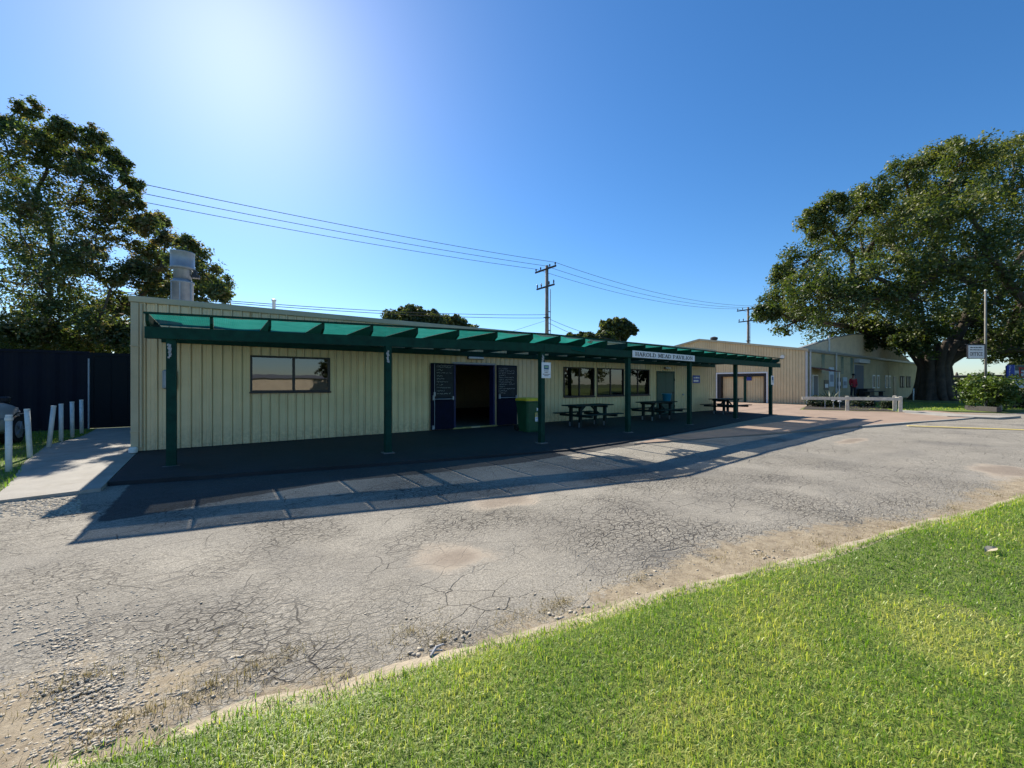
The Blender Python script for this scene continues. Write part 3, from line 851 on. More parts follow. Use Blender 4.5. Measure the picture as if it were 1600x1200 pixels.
# wall fittings (own things)
def batten_light(x,z,w,label):
    r=empty('wall_light',(x,WY-.05,z),label,'light','batten lights over the doors')
    b=MB(); b.bbox(x-w/2,x+w/2,WY-.075,WY-.029,z,z+.10,.008); b.build('housing',black_metal,r)
    b=MB(); b.bbox(x-w/2+.02,x+w/2-.02,WY-.135,WY-.0755,z+.012,z+.088,.02); b.build('diffuser',white_paint,r)
batten_light(6.95,2.26,.62,'pale batten light over the open blue double doorway')
batten_light(17.72,2.17,.42,'small batten light above the closed green door')
b=MB(); b.bbox(-.98,-.74,WY-.14,WY-.03,1.34,1.76,.03)
r=empty('meter_box',(-.86,WY-.03,1.3),'light grey rounded meter box behind the end veranda post','meter box')
b.build('cover',grey_steel,r)
b=MB(); b.bbox(-.95,-.77,WY-.148,WY-.1401,1.40,1.70,.003); b.build('lid',grey_steel,r)
r=empty('wall_sign',(20.3,WY-.03,1.5),'small blue wall sign with two white lines beside green door','sign')
b=MB(); b.bbox(19.98,20.66,WY-.045,WY-.029,1.50,1.90,.004); b.build('panel',sign_blue,r)
b=MB(); small_print(b,20.05,20.6,1.74,.08,WY-.047,4); b.box(20.05,20.5,WY-.0485,WY-.0455,1.57,1.66); b.build('lettering',sign_white,r)
b=MB(); b.bbox(19.03,19.15,WY-.06,WY-.029,.88,.96,.006)
tag(b.build('tap_box',grey_steel),'tiny grey outlet box low on wall right of green door','outlet')

# roof vent and pipe
vx,vy=-.74,13.6
KV=.76
r=empty('exhaust_cowl',(vx,vy,3.05),'grey steel kitchen exhaust cowl standing on the pavilion roof','vent')
b=MB(); b.lathe([(r_*KV,z_*.97) for r_,z_ in [(.30,0),(.31,.01),(.30,1.02),(.33,1.03),(.33,1.07),(.26,1.10),(.26,1.13)]],(vx,vy,3.05),32); b.build('duct',grey_steel,r,True)
b=MB(); b.lathe([(r_*KV,z_*.97) for r_,z_ in [(.25,1.131),(.25,1.45),(.28,1.50),(.28,1.55)]],(vx,vy,3.05),32); b.build('throat',grey_steel,r,True)
b=MB(); b.lathe([(r_*KV,z_*.97) for r_,z_ in [(.31,1.40),(.345,1.42),(.345,1.46),(.335,1.47),(.335,1.83),(.345,1.84),(.345,1.86),(.31,1.865)]],(vx,vy,3.05),32); b.build('hood',grey_steel,r,True)
b=MB(); b.box(vx+.20,vx+.36,vy-.12,vy+.05,4.22,4.30); b.box(vx+.22,vx+.30,vy-.10,vy+.0,4.30,4.42); b.build('motor_bracket',black_metal,r)
b=MB()
for a in range(3):
    th=R(200+a*60); b.box(vx+.235*math.cos(th)-.012,vx+.235*math.cos(th)+.012,vy+.235*math.sin(th)-.012,vy+.235*math.sin(th)+.012,3.05,4.05)
b.build('seam',grey_steel,r)
q=pd(428,472,11.6)
b=MB(); b.tube([(q.x,q.y,3.05),(q.x,q.y,q.z+.02)],.045,10); b.lathe([(.06,0),(.06,.05),(.02,.07)],(q.x,q.y,q.z+.021),10)
tag(b.build('vent_pipe',white_paint),'thin white vent pipe poking above the pavilion roof','pipe')

# ------------------------------------------------------------------ the veranda frame
ver=empty('veranda_frame',(10.5,8.5,-.06),'dark green timber veranda frame with posts, rafters and shade cloth','veranda')
BZ0,BZ1=2.275,2.485
TIPZ=2.70
for i,p in enumerate(POSTS):
    w=.075 if i==0 else .068
    b=MB(); b.bbox(p.x-w,p.x+w,p.y-w,p.y+w,-.10,BZ0+.10,.008); po=b.build('post',green_timber,ver)
    b=MB(); b.box(p.x-w-.05,p.x+w+.05,p.y-w-.05,p.y+w+.05,-.11,-.052); b.build('post_footing',concrete_d,po)
    if i<3:
        rr=random.Random(i); b=MB()
        for k in range(9):
            zz=2.18-.028*k; ww=rr.uniform(.03,.06)
            b.bar((p.x-w*.4+rr.uniform(-.02,.02),p.y-w-.006-.02*rr.random(),zz),(p.x-w*.4+rr.uniform(-.02,.03),p.y-w-.012-.03*rr.random(),zz-.035),ww,.008,up=(0,1,0))
        b.build('peeling_paint',M('flaked_paint',(.40,.38,.36),.9,.4,30,.3),po)
A0=Vector((-1.06,beam_y(-1.06),0)); A1=Vector((POSTS[2].x,POSTS[2].y,0)); A2=Vector((23.0,beam_y(23.0),0))
offb=Vector((0,-.10,0))
for a,b_ in ((A0,A1),(A1,A2)):
    m=MB(); m.bar(a+offb+Vector((0,0,(BZ0+BZ1)/2)),b_+offb+Vector((0,0,(BZ0+BZ1)/2)),.05,BZ1-BZ0); m.build('front_beam',green_timber,ver)
    m=MB(); m.bar(a-offb+Vector((0,0,(BZ0+BZ1)/2)),b_-offb+Vector((0,0,(BZ0+BZ1)/2)),.045,BZ1-BZ0-.02); m.build('rear_beam',green_timber,ver)
    t0=Vector((0,-.24,0)); m=MB(); m.bar(a+t0+Vector((0,0,TIPZ+.012)),b_+t0+Vector((0,0,TIPZ+.012)),.06,.035); m.build('front_batten',green_timber,ver)
m=MB(); m.bbox(-1.0,WX1-.2,WY-.085,WY-.031,2.36,2.52,.004); m.build('wall_plate',green_timber,ver)
m=MB(); m.bar((-1.0,WY-.4,TIPZ+.012),(WX1+.2,WY-.4,TIPZ+.012),.05,.03); m.build('rear_batten',green_timber,ver)
RX=[-1.02+.925*i for i in range(9)]+[7.25+.96*i for i in range(17)]
bevs=[]
for x in RX:
    yt=beam_y(x)-.22
    yr=WY-.09 if x<WX1-.1 else beam_y(x)+1.6
    z0,z1=BZ1+.002,TIPZ-.006
    m=MB(); w=.024
    prof=[(yt,z1),(yt,z0+.09),(yt+.16,z0),(yr,z0),(yr,z1)]
    m.add([(x-w,y,z) for y,z in prof]+[(x+w,y,z) for y,z in prof],[(0,1,2,3,4),(9,8,7,6,5)]+[(i,5+i,5+(i+1)%5,(i+1)%5) for i in range(5)])
    m.build('rafter',green_timber,ver)
# shade cloth between rafters: sagging panels
def cloth(x0,x1,sag,holes=0,seed=0,y1=None,drop=0):
    r=random.Random(seed); nx_,ny_=8,14; vs=[];fs=[]
    for i in range(nx_+1):
        u=i/nx_; x=x0+(x1-x0)*u
        ya=beam_y(x)-.22; yb_=WY-.42 if y1 is None else y1
        for j in range(ny_+1):
            v_=j/ny_; y=ya+(yb_-ya)*v_
            z=TIPZ+.001-sag*(4*u*(1-u))*(.35+.65*math.sin(math.pi*v_))+.006*math.sin(9*u+seed)*math.sin(7*v_+seed)
            if drop: z-=drop*max(0,v_-.35)*(1+.5*math.sin(5*u+seed))
            vs.append((x,y,z))
    for i in range(nx_):
        for j in range(ny_):
            if holes and r.random()<holes: continue
            a=i*(ny_+1)+j; fs.append((a,a+ny_+1,a+ny_+2,a+1))
    m=MB(); m.add(vs,fs); m.build('shade_cloth',cloth_m,ver,True)
for i,(x0,x1) in enumerate(zip(RX[:-1],RX[1:])):
    a,b_=x0+.03,x1-.03
    if i<7: cloth(a,b_,.03+.02*(i%3==1),0,i)
    elif i==7: cloth(a,b_,.09,.02,i)
    elif i==8: cloth(a,b_,.16,.06,i,y1=beam_y(a)+1.6,drop=.10)
    elif i==9: cloth(a,b_,.12,.05,i,y1=beam_y(a)+.6)
    elif i==10: cloth(a,b_,.14,.16,i,y1=beam_y(a)+1.1,drop=.12)
    elif i==11: continue
    elif i in (17,21,23): cloth(a,b_,.05,.03,i,y1=beam_y(a)+1.2)
    elif i<len(RX)-2: cloth(a,b_,.04,.0,i)
# scrap of pale cloth hung over the beam
q=Vector((8.0,beam_y(8.0)-.13,0)); m=MB()
m.add([(q.x-.25,q.y,2.47),(q.x+.3,q.y,2.44),(q.x+.26,q.y-.02,2.33),(q.x-.22,q.y-.02,2.38),(q.x-.25,q.y+.02,2.47),(q.x+.3,q.y+.02,2.44),(q.x+.26,q.y,2.33),(q.x-.22,q.y,2.38)],[(0,1,2,3),(7,6,5,4),(0,4,5,1),(1,5,6,2),(2,6,7,3),(3,7,4,0)])
m.build('torn_strip',cloth_m,ver)

# ------------------------------------------------------------------ signs on the veranda
ang=math.atan2(POSTS[6].y-POSTS[2].y,POSTS[6].x-POSTS[2].x)
def sign_x(px):
    k=(px-800)/FPX; x=10.
    for _ in range(40):
        Y=beam_y(x)-.15; d=Y/(SN-CS*k); x=(CS+SN*k)*d
    return x
x0,x1=sign_x(988),sign_x(1085)
def local_sign(name,x,y,z,rotz,label,cat='sign',group=None):
    o=empty(name,(0,0,0),label,cat,group); return o
sg=empty('name_board',(0,0,0),'long white board lettered HAROLD MEAD PAVILION along the veranda beam','sign')
L=(x1-x0)/math.cos(ang); H_=.215
b=MB(); b.bbox(0,L,-.010,.010,0,H_,.004); b.build('board',sign_white,sg,origin=(0,0,0))
b=MB(); glyphs(b,'HAROLD MEAD PAVILION',.13,.048,.118,L-.28,y=-.0125); b.build('lettering',sign_black,sg,origin=(0,0,0))
sg.location=(x0,beam_y(x0)-.155,2.285); sg.rotation_euler=(0,0,ang)
# notice on post
p=POSTS[2]
nt=empty('post_notice',(p.x,p.y-.16,1.63),'white notice with blue picture fixed to the veranda post beside the bin','notice')
b=MB(); b.bbox(p.x-.135,p.x+.17,p.y-.172,p.y-.164,1.60,2.0,.003); b.build('sheet',sign_white,nt)
b=MB(); b.box(p.x-.06,p.x+.10,p.y-.176,p.y-.1725,1.82,1.93); b.build('picture_frame',M('ink_blue',(.03,.10,.20),.5,.1,7,0),nt)
b=MB(); b.box(p.x-.04,p.x+.08,p.y-.1785,p.y-.1762,1.86,1.91); b.build('picture',M('ink_green',(.20,.36,.22),.5,.2,30,0),nt)
b=MB()
for i,(z,w) in enumerate(((1.775,.08),(1.735,.06),(1.69,.12),(1.655,.07))): small_print(b,p.x+.02-w,p.x+.02+w,z,.016,p.y-.1745,i)
b.build('lettering',sign_black,nt)
p=POSTS[6]
nt=empty('small_notice',(p.x,p.y-.16,1.4),'small white notice on the far end post of the veranda','notice')
b=MB(); b.bbox(p.x-.14,p.x+.14,p.y-.092,p.y-.084,1.42,1.86,.003); b.build('sheet',sign_white,nt)
b=MB(); b.box(p.x-.08,p.x+.08,p.y-.096,p.y-.0925,1.62,1.80); b.build('picture',M('ink_blue',(.03,.10,.20),.5,.1,7,0),nt)
b=MB(); small_print(b,p.x-.1,p.x+.1,1.56,.02,p.y-.0945,3); small_print(b,p.x-.1,p.x+.08,1.50,.02,p.y-.0945,5); b.build('lettering',sign_black,nt)
nt=empty('backing_board',(p.x+.3,p.y,1.3),'plain pale board behind the far end veranda post','board')
b=MB(); b.bbox(p.x+.07,p.x+.36,p.y+.02,p.y+.04,1.36,1.86,.003); b.build('sheet',M('pale_board',(.42,.46,.50),.6,.1,4,0),nt)

# ------------------------------------------------------------------ wheelie bin
def wheelie_bin(loc,rz):
    r=empty('wheelie_bin',(0,0,0),'green wheelie bin with yellow lid standing behind the veranda post','bin')
    green=M('bin_green',(.018,.085,.040),.45,.2,5,.1); yel=M('bin_yellow',(.68,.48,.03),.5,.15,6,.05)
    b=MB()
    lev=[(.0,.235,.25),(.06,.24,.27),(.90,.285,.345),(.93,.30,.36),(.97,.30,.36)]
    vs=[];n=0
    for z,hx,hy in lev:
        c=.05
        for sx,sy in ((-hx+c,-hy),(hx-c,-hy),(hx,-hy+c),(hx,hy-c),(hx-c,hy),(-hx+c,hy),(-hx,hy-c),(-hx,-hy+c)): vs.append((sx,sy,z))
    fs=[tuple(range(8))[::-1],tuple(range(32,40))]
    for i in range(4):
        for j in range(8): fs.append((i*8+j,i*8+(j+1)%8,(i+1)*8+(j+1)%8,(i+1)*8+j))
    b.add(vs,fs); b.build('body',green,r,origin=(0,0,0))
    b=MB(); vs=[]
    for z,hx,hy,o in ((.971,.31,.375,0),(1.0,.312,.378,0),(1.045,.29,.34,.0),(1.06,.22,.25,.02)):
        c=.06
        for sx,sy in ((-hx+c,-hy),(hx-c,-hy),(hx,-hy+c),(hx,hy-c),(hx-c,hy),(-hx+c,hy),(-hx,hy-c),(-hx,-hy+c)): vs.append((sx,sy+o,z))
    fs=[tuple(range(8))[::-1],tuple(range(24,32))]
    for i in range(3):
        for j in range(8): fs.append((i*8+j,i*8+(j+1)%8,(i+1)*8+(j+1)%8,(i+1)*8+j))
    b.add(vs,fs); b.build('lid',yel,r,origin=(0,0,0))
    b=MB(); b.tube([(-.24,.40,1.0),(.24,.40,1.0)],.018,8); b.box(-.25,-.22,.36,.41,.96,1.02); b.box(.22,.25,.36,.41,.96,1.02); b.build('handle',green,r,origin=(0,0,0))
    for sx in (-1,1):
        b=MB(); b.tube([(sx*.25,.30,.10),(sx*.30,.30,.10)],.10,18); b.build('wheel',rubber,r,origin=(0,0,0))
    b=MB(); b.box(.02,.20,-.335,-.318,.47,.60); st=b.build('upper_sticker',M('bin_yellow2',(.55,.45,.10),.5,.1,6,0),r,origin=(0,0,0))
    b=MB(); b.box(.02,.20,-.333,-.315,.33,.469); b.build('lower_sticker',sign_white,r,origin=(0,0,0))
    b=MB(); small_print(b,.035,.185,.55,.025,-.3365,1); small_print(b,.035,.17,.50,.02,-.3365,2); small_print(b,.035,.185,.42,.03,-.3345,3); small_print(b,.035,.17,.36,.02,-.3345,4); b.build('lettering',sign_blue,r,origin=(0,0,0))
    b=MB(); b.add([(.07,-.345,.65),(.17,-.345,.70),(.07,-.345,.76),(.07,-.335,.65),(.17,-.335,.70),(.07,-.335,.76)],[(0,1,2),(5,4,3),(0,3,4,1),(1,4,5,2),(2,5,3,0)]); b.build('emblem',sign_white,r,origin=(0,0,0))
    r.location=loc; r.rotation_euler=(0,0,rz)
wheelie_bin((8.02,10.25,-.045),R(-4))

# ------------------------------------------------------------------ picnic tables
def picnic():
    r=empty('picnic_table',(0,0,0))
    for i in range(5):
        b=MB(); y=-.30+i*.15; b.bbox(-.95,.95,y-.07,y+.07,.72,.76,.006); b.build('top_plank',table_m,r,origin=(0,0,0))
    for sy in (-1,1):
        for k in (0,1):
            b=MB(); y=sy*(.62+k*.14); b.bbox(-.95,.95,y-.065,y+.065,.43,.465,.006); b.build('seat_plank',table_m,r,origin=(0,0,0))
    for sx in (-1,1):
        x=sx*.62
        b=MB(); b.bbox(x-.045,x+.045,-.78,.78,.35,.429,.005); b.build('seat_bearer',table_m,r,origin=(0,0,0))
        b=MB(); b.bbox(x-.04,x+.04,-.34,.34,.65,.719,.005); b.build('top_bearer',table_m,r,origin=(0,0,0))
        for sy in (-1,1):
            b=MB(); y=sy*.23; b.bbox(x-.05,x+.05,y-.05,y+.05,.0,.649,.006); lg=b.build('leg',table_m,r,origin=(0,0,0))
            b=MB(); b.box(x-.062,x-.0501,y-.03,y+.03,.0,.16); b.box(x+.0501,x+.062,y-.03,y+.03,.0,.16); b.build('foot_bracket',grey_steel,lg,origin=(0,0,0))
        b=MB(); b.bar((x*.98,0,.38),(x*.25,0,.70),.05,.05); b.build('brace',table_m,r,origin=(0,0,0))
    return r
t0=picnic()
tl=['dark green picnic table below the row of windows near the bin','dark green picnic table with a blue tub, in front of the green door','dark green picnic table at the far end of the veranda']
for i,(x,y,rz) in enumerate(((10.75,10.30,0),(14.95,10.40,1.5),(20.75,10.45,-1))):
    o=t0 if i==0 else copy_tree(t0)
    o.location=(x,y,-.04); o.rotation_euler=(0,0,R(rz)); tag(o,tl[i],'picnic table','picnic tables under the veranda')
b=MB(); b.lathe([(.15,0),(.16,.01),(.20,.28),(.215,.285),(.215,.31),(.20,.312),(.19,.30),(.15,.04)],(0,0,0),20)
o=b.build('plastic_tub',M('tub_blue',(.02,.20,.34),.35,.1,5,0),smooth=True,origin=(0,0,0)); o.location=(15.72,10.45,.721)
tag(o,'bright blue plastic tub sitting on a picnic table','tub')

# ------------------------------------------------------------------ cream shed with gable end and its long street side
SX,SY0,SRY,SY1=33.9,11.35,19.3,27.2
EZ,RZ_=3.88,5.27
shed=empty('cream_shed',(SX+16,SRY,0),'cream ribbed steel shed with low gable end and wide doorway beyond the veranda','building')
def top_at(y): return RZ_-(RZ_-EZ)*abs(y-SRY)/(SRY-SY0)
D0,D1,DZ=14.0,17.8,2.28
y=SY0+.10; ybreaks=[]
while y<SY1-.02:
    ye=min(y+SH,SY1)
    cuts=sorted({y,ye}|{c for c in (D0,D1,SRY) if y<c<ye})
    for a,b_ in zip(cuts[:-1],cuts[1:]):
        zb=DZ if D0-1e-6<=a and b_<=D1+1e-6 else .0
        ph=(math.ceil((a-SY0)/RIB)*RIB+SY0)-a
        # local +X runs towards -Y seen from outside, so build mirrored: start at b_ and go down to a
        ph2=((b_-SY0)%RIB)
        me=sheet_mesh(b_-a,top_at(b_)-zb-.06,ph2,cream,top_at(a)-zb-.06)
        o=link('cladding_sheet',me,(SX,b_,zb),shed,(0,0,R(-90)))
    y=ye
b=MB(); b.add([(SX+.04,SY0+.02,0),(SX+.04,SRY,0),(SX+.04,SY1,0),(SX+.04,SY1,EZ-.05),(SX+.04,SRY,RZ_-.08),(SX+.04,SY0+.02,EZ-.05)],[(0,1,2,3,4,5)])
b=MB()
b.add([(SX+.05,SY0+.02,DZ),(SX+.05,SY1,DZ),(SX+.05,SY1,EZ-.05),(SX+.05,SRY,RZ_-.08),(SX+.05,SY0+.02,EZ-.05),(SX+.15,SY0+.02,DZ),(SX+.15,SY1,DZ),(SX+.15,SY1,EZ-.05),(SX+.15,SRY,RZ_-.08),(SX+.15,SY0+.02,EZ-.05)],[(0,4,3,2,1),(5,6,7,8,9),(0,1,6,5)])
b.box(SX+.05,SX+.15,SY0+.02,D0,0,DZ); b.box(SX+.05,SX+.15,D1,SY1,0,DZ); b.build('wall_lining',dark_inside,shed)
# roof planes
XR=67.0
for ya,za,yb_,zb in ((SY0-.12,EZ-.01,SRY,RZ_+.02),(SRY,RZ_+.02,SY1+.12,EZ-.01)):
    b=MB(); b.add([(SX-.12,ya,za),(XR,ya,za),(XR,yb_,zb),(SX-.12,yb_,zb),(SX-.12,ya,za+.07),(XR,ya,za+.07),(XR,yb_,zb+.07),(SX-.12,yb_,zb+.07)],[(0,3,2,1),(4,5,6,7),(0,1,5,4),(1,2,6,5),(2,3,7,6),(3,0,4,7)]); b.build('roof',roof_steel,shed)
b=MB(); b.bar((SX-.125,SY0-.1,EZ-.02),(SX-.125,SRY,RZ_+.01),.03,.16); b.build('barge_cap',cream_trim,shed)
b=MB(); b.bar((SX-.125,SRY,RZ_+.01),(SX-.125,SY1+.1,EZ-.02),.03,.16); b.build('barge_cap',cream_trim,shed)
b=MB(); b.bbox(SX-.05,SX+.02,SY0-.03,SY0+.10,0,EZ-.03,.006); b.build('corner_trim',M('pale_trim',(.50,.50,.48),.5,.1,3,0),shed)
b=MB(); b.lathe([(.22,0),(.22,.10),(.30,.13),(.30,.30),(.1,.38)],(SX+1.2,SRY-.6,RZ_-.08),16); b.build('ridge_vent',timber_dark,shed)
b=MB(); b.tube([(SX-.03,12.9,3.45),(SX-.09,12.9,3.45)],.14,16); b.build('wall_vent',white_paint,shed)
# doorway: white frame, dark reveal, cream folding doors set back
b=MB(); b.bbox(SX-.05,SX+.04,D0-.10,D0,0,DZ+.10,.005); b.bbox(SX-.05,SX+.04,D1,D1+.10,0,DZ+.10,.005); b.bbox(SX-.05,SX+.04,D0,D1,DZ,DZ+.10,.005); df=b.build('doorway',sign_white,shed)
b=MB(); b.box(SX+.05,SX+.5,D0+.001,D0+.20,0,DZ-.001); b.box(SX+.05,SX+.5,D1-.30,D1-.001,0,DZ-.001); b.box(SX+.05,SX+.5,D0+.2,D1-.3,DZ-.22,DZ-.001); b.build('dark_reveal',black_metal,df)
for ya,yb_ in ((D0+.22,15.62),(15.80,D1-.32)):
    me=sheet_mesh(yb_-ya,DZ-.24,.05,cream); link('door_leaf',me,(SX+.34,yb_,0),df,(0,0,R(-90)))
b=MB(); b.box(SX+.30,SX+.38,15.625,15.795,0,DZ-.23); b.build('door_post',green_timber,df)
b=MB(); b.box(SX+.22,SX+.28,15.2,15.55,1.72,2.02); b.build('blue_plate',sign_blue,df)
b=MB(); b.box(SX+.5,SX+.55,D0,D1,0,DZ); b.build('door_backing',dark_inside,df)
# street side: flat panels with a dark band under the eave
hall=shed
pj=[SX+.02,37.4,39.35,44.5,46.9,50.5,54.5,58.5,62.5,XR]
HO=[('slot',35.95,36.6,2.4,3.75),('slot',40.6,41.25,2.4,3.75),('rdoor',43.1,45.2,.45,3.05)]
for a,b_ in zip(pj[:-1],pj[1:]):
    b=MB(); b.bbox(a+.012,b_-.012,SY0-.02,SY0+.06,0,EZ-.02,.004); b.build('wall_panel',fibro,shed)
b=MB(); b.bbox(SX-.1,XR,SY0-.16,SY0-.03,EZ-.15,EZ-.012,.01); b.build('eave_gutter',M('gutter_grey',(.22,.22,.20),.5,.15,3,0),shed)
def on_side(name,x0,x1,z0,z1,mat,proud=.03,parent=shed,cham=.004):
    b=MB(); b.bbox(x0,x1,SY0-.02-proud,SY0-.021,z0,z1,cham); return b.build(name,mat,parent)
slotm=M('green_glass_panel',(.10,.16,.12),.3,.15,3,0)
for x in (36.55,40.75,43.05): on_side('skylight_panel',x,x+.62,2.25,3.68,slotm,.012)
dd=on_side('side_door',34.75,35.75,.0,2.12,white_paint,.05); b=MB(); b.bbox(34.85,35.65,SY0-.085,SY0-.071,.02,2.04,.004); b.build('door_leaf',M('door_grey',(.16,.15,.14),.6,.1,3,0),dd)
b=MB(); b.add([(34.5,SY0-.02,2.62),(36.6,SY0-.02,2.62),(36.6,SY0-1.2,2.32),(34.5,SY0-1.2,2.32),(34.5,SY0-.02,2.66),(36.6,SY0-.02,2.66),(36.6,SY0-1.2,2.36),(34.5,SY0-1.2,2.36)],[(0,3,2,1),(4,5,6,7),(0,1,5,4),(1,2,6,5),(2,3,7,6),(3,0,4,7)]); aw=b.build('awning',M('rust_red_sheet',(.16,.07,.055),.7,.3,4,.1),shed)
b=MB(); b.tube([(36.5,SY0-1.1,0),(36.5,SY0-1.1,2.33)],.04,8); b.build('awning_post',white_paint,aw)
for i,x in enumerate((34.0+.06,39.30)):
    b=MB(); b.tube([(x,SY0-.13,.0),(x,SY0-.13,EZ-.02)],.055,10); b.build('downpipe',M('pale_trim',(.5,.5,.48),.5,.1,3,0),shed)
rd=on_side('blue_door',44.0,46.45,.62,3.22,M('pale_frame',(.34,.35,.32),.6,.1,3,0),.05)
b=MB(); b.bbox(44.12,46.33,SY0-.10,SY0-.0711,.62,3.08,.004); b.build('door_sheet',M('slate_blue',(.035,.065,.10),.5,.25,2,.05),rd)
b=MB(); b.bbox(43.9,46.9,SY0-.42,SY0-.0201,3.24,3.60,.03); b.build('roller_box',M('pale_trim',(.5,.5,.48),.5,.1,3,0),rd)
for x in (49.2,50.6,53.4,54.6,59.0,60.0,61.8,62.9):
    w=on_side('window',x,x+.75,1.05,2.30,white_paint if x<56 else timber_dark,.05); b=MB(); b.box(x+.12,x+.63,SY0-.078,SY0-.0701,1.16,2.18); b.build('pane',black_metal,w)
on_side('dark_doorway',56.4,57.5,.0,2.2,black_metal,.03)
# notices on the side wall: things of their own
def wall_notice(x0,x1,z0,z1,mat,label,inner=None):
    r=empty('wall_notice',(x0,SY0-.05,z0),label,'notice','notices on the shed wall')
    b=MB(); b.bbox(x0,x1,SY0-.055,SY0-.0205,z0,z1,.006); b.build('board',mat,r)
    b=MB(); w=x1-x0; b.box(x0+w*.15,x1-w*.15,SY0-.060,SY0-.0552,z0+(z1-z0)*.25,z0+(z1-z0)*.62); b.build('print',inner or M('ink_grey',(.25,.27,.30),.6,.1,4,0),r)
wall_notice(37.0,37.95,.98,1.75,black_metal,'black framed notice case with white paper near the awning',sign_white)
wall_notice(38.05,39.1,1.25,2.75,M('pale_notice',(.50,.56,.60),.5,.1,3,0),'tall pale notice board beside the wall downpipe')
wall_notice(39.85,40.7,1.10,1.95,M('dark_notice',(.04,.07,.085),.5,.1,3,0),'dark notice with white mark left of the square poster',sign_white)
wall_notice(41.15,42.15,1.12,2.0,M('pale_notice',(.50,.56,.60),.5,.1,3,0),'square pale poster left of the person in red')
wall_notice(43.35,43.85,1.1,1.75,M('dark_notice',(.04,.07,.085),.5,.1,3,0),'narrow dark notice beside the blue roller door')
# transverse white gable over the street side
GX0,GX1,GP=34.6,67.5,42.6
gz=MB()
pk=6.35; gpk=45.5
poly=[(SX+.2,EZ+.03),(XR-.4,EZ+.03),(gpk+8.5,pk-.55),(gpk,pk),(39.5,5.35)]
gs=empty('white_gable',(gpk,SY0+.6,EZ),'pale weathered gable wall rising above the shed roof beneath the tree','building')
xs_=[SX+.2+i*(XR-.6-SX)/14 for i in range(15)]
def gtop(x): return float(np.interp(x,[SX+.2,40.5,47,54,60,XR-.4],[EZ+.12,5.15,6.0,6.0,5.3,EZ+.12]))
for a,b_ in zip(xs_[:-1],xs_[1:]):
    me=sheet_mesh(b_-a,gtop(a)-EZ-.02,.05,gable_white,gtop(b_)-EZ-.02); link('gable_sheet',me,(a,SY0+.50,EZ+.02),gs)
b=MB()
for a,b_ in zip(xs_[:-1],xs_[1:]): b.bar((a,SY0+.6,gtop(a)+.02),(b_,SY0+.6,gtop(b_)+.02),.28,.07)
b.build('gable_capping',roof_steel,gs)
b=MB()
for a,b_ in zip(xs_[:-1],xs_[1:]):
    b.add([(a,SY0+.55,EZ),(b_,SY0+.55,EZ),(b_,SY0+.55,gtop(b_)),(a,SY0+.55,gtop(a)),(a,SY0+.72,EZ),(b_,SY0+.72,EZ),(b_,SY0+.72,gtop(b_)),(a,SY0+.72,gtop(a))],[(0,1,2,3),(7,6,5,4),(3,2,6,7)])
b.build('gable_body',roof_steel,gs)
b=MB(); b.tube([(39.6,SY0+.42,EZ+.05),(39.6,SY0+.42,5.4)],.07,10); b.build('white_pipe',white_paint,gs)

# loading step, bench and person in red
b=MB(); b.bbox(38.9,47.5,SY0-1.5,SY0-.03,-.06,.42,.015)
tag(b.build('loading_step',concrete_d),'dark concrete loading step below the blue roller door','step')
r=empty('bench_seat',(44,SY0-1.0,.42),'dark bench standing on the loading step below the blue door','bench')
b=MB(); b.bbox(42.6,47.2,SY0-1.35,SY0-.95,.78,.84,.006); b.build('seat',timber_dark,r)
for x in (43,46.8):
    b=MB(); b.bbox(x-.05,x+.05,SY0-1.3,SY0-1.0,.421,.779,.005); b.build('leg',timber_dark,r)
r=empty('crate_box',(45.2,SY0-.6,.42),'black box standing beside the bench under the blue door','box')
b=MB(); b.bbox(44.3,46.2,SY0-.85,SY0-.25,.421,1.0,.02); b.build('case',black_metal,r)
b=MB(); b.bbox(44.28,46.22,SY0-.87,SY0-.23,1.001,1.06,.01); b.build('lid',timber_dark,r)

def skin_fig(name, verts, edges, radii, mat, parent=None, root=0, sub=2):
    me=bpy.data.meshes.new(name); me.from_pydata(verts,edges,[]); me.update(); me.materials.append(mat)
    o=bpy.data.objects.new(name,me); COL.objects.link(o)
    if parent: o.parent=parent
    m=o.modifiers.new('skin','SKIN'); m.use_smooth_shade=True
    for i,rr in enumerate(radii):
        sv=me.skin_vertices[0].data[i]; sv.radius=(rr,rr) if not hasattr(rr,'__len__') else rr; sv.use_root=(i==root)
    s_=o.modifiers.new('sub','SUBSURF'); s_.levels=sub; s_.render_levels=sub
    return o
per=empty('person',(0,0,0),'person in red jacket, dark trousers and black hat standing by the shed wall','person')
skinc=M('skin',(.30,.18,.12),.6,.1,9,0); redc=M('red_jacket',(.33,.018,.028),.8,.2,9,.2); trou=M('dark_trousers',(.016,.017,.024),.85,.2,9,.2)
bv=[(0,0,.95),(0,0,1.2),(0,0,1.42),(0,-.01,1.52),(0,-.03,1.64),(0,-.02,1.74),
    (-.19,0,1.40),(-.25,.01,1.14),(-.22,-.12,.93),(-.20,-.18,.86),(.19,0,1.40),(.25,.01,1.13),(.24,-.05,.88),(.24,-.07,.79),
    (-.10,0,.90),(-.12,-.02,.50),(-.13,.02,.08),(-.14,-.12,.04),(.10,0,.90),(.12,-.02,.50),(.13,.02,.08),(.15,-.12,.04)]
be=[(0,1),(1,2),(2,3),(3,4),(4,5),(2,6),(6,7),(7,8),(8,9),(2,10),(10,11),(11,12),(12,13),(0,14),(14,15),(15,16),(16,17),(0,18),(18,19),(19,20),(20,21)]
br=[.13,.13,.12,.055,.085,.075,.06,.045,.035,.035,.06,.045,.035,.035,.085,.06,.042,.04,.085,.06,.042,.04]
skin_fig('body',bv,be,br,skinc,per)
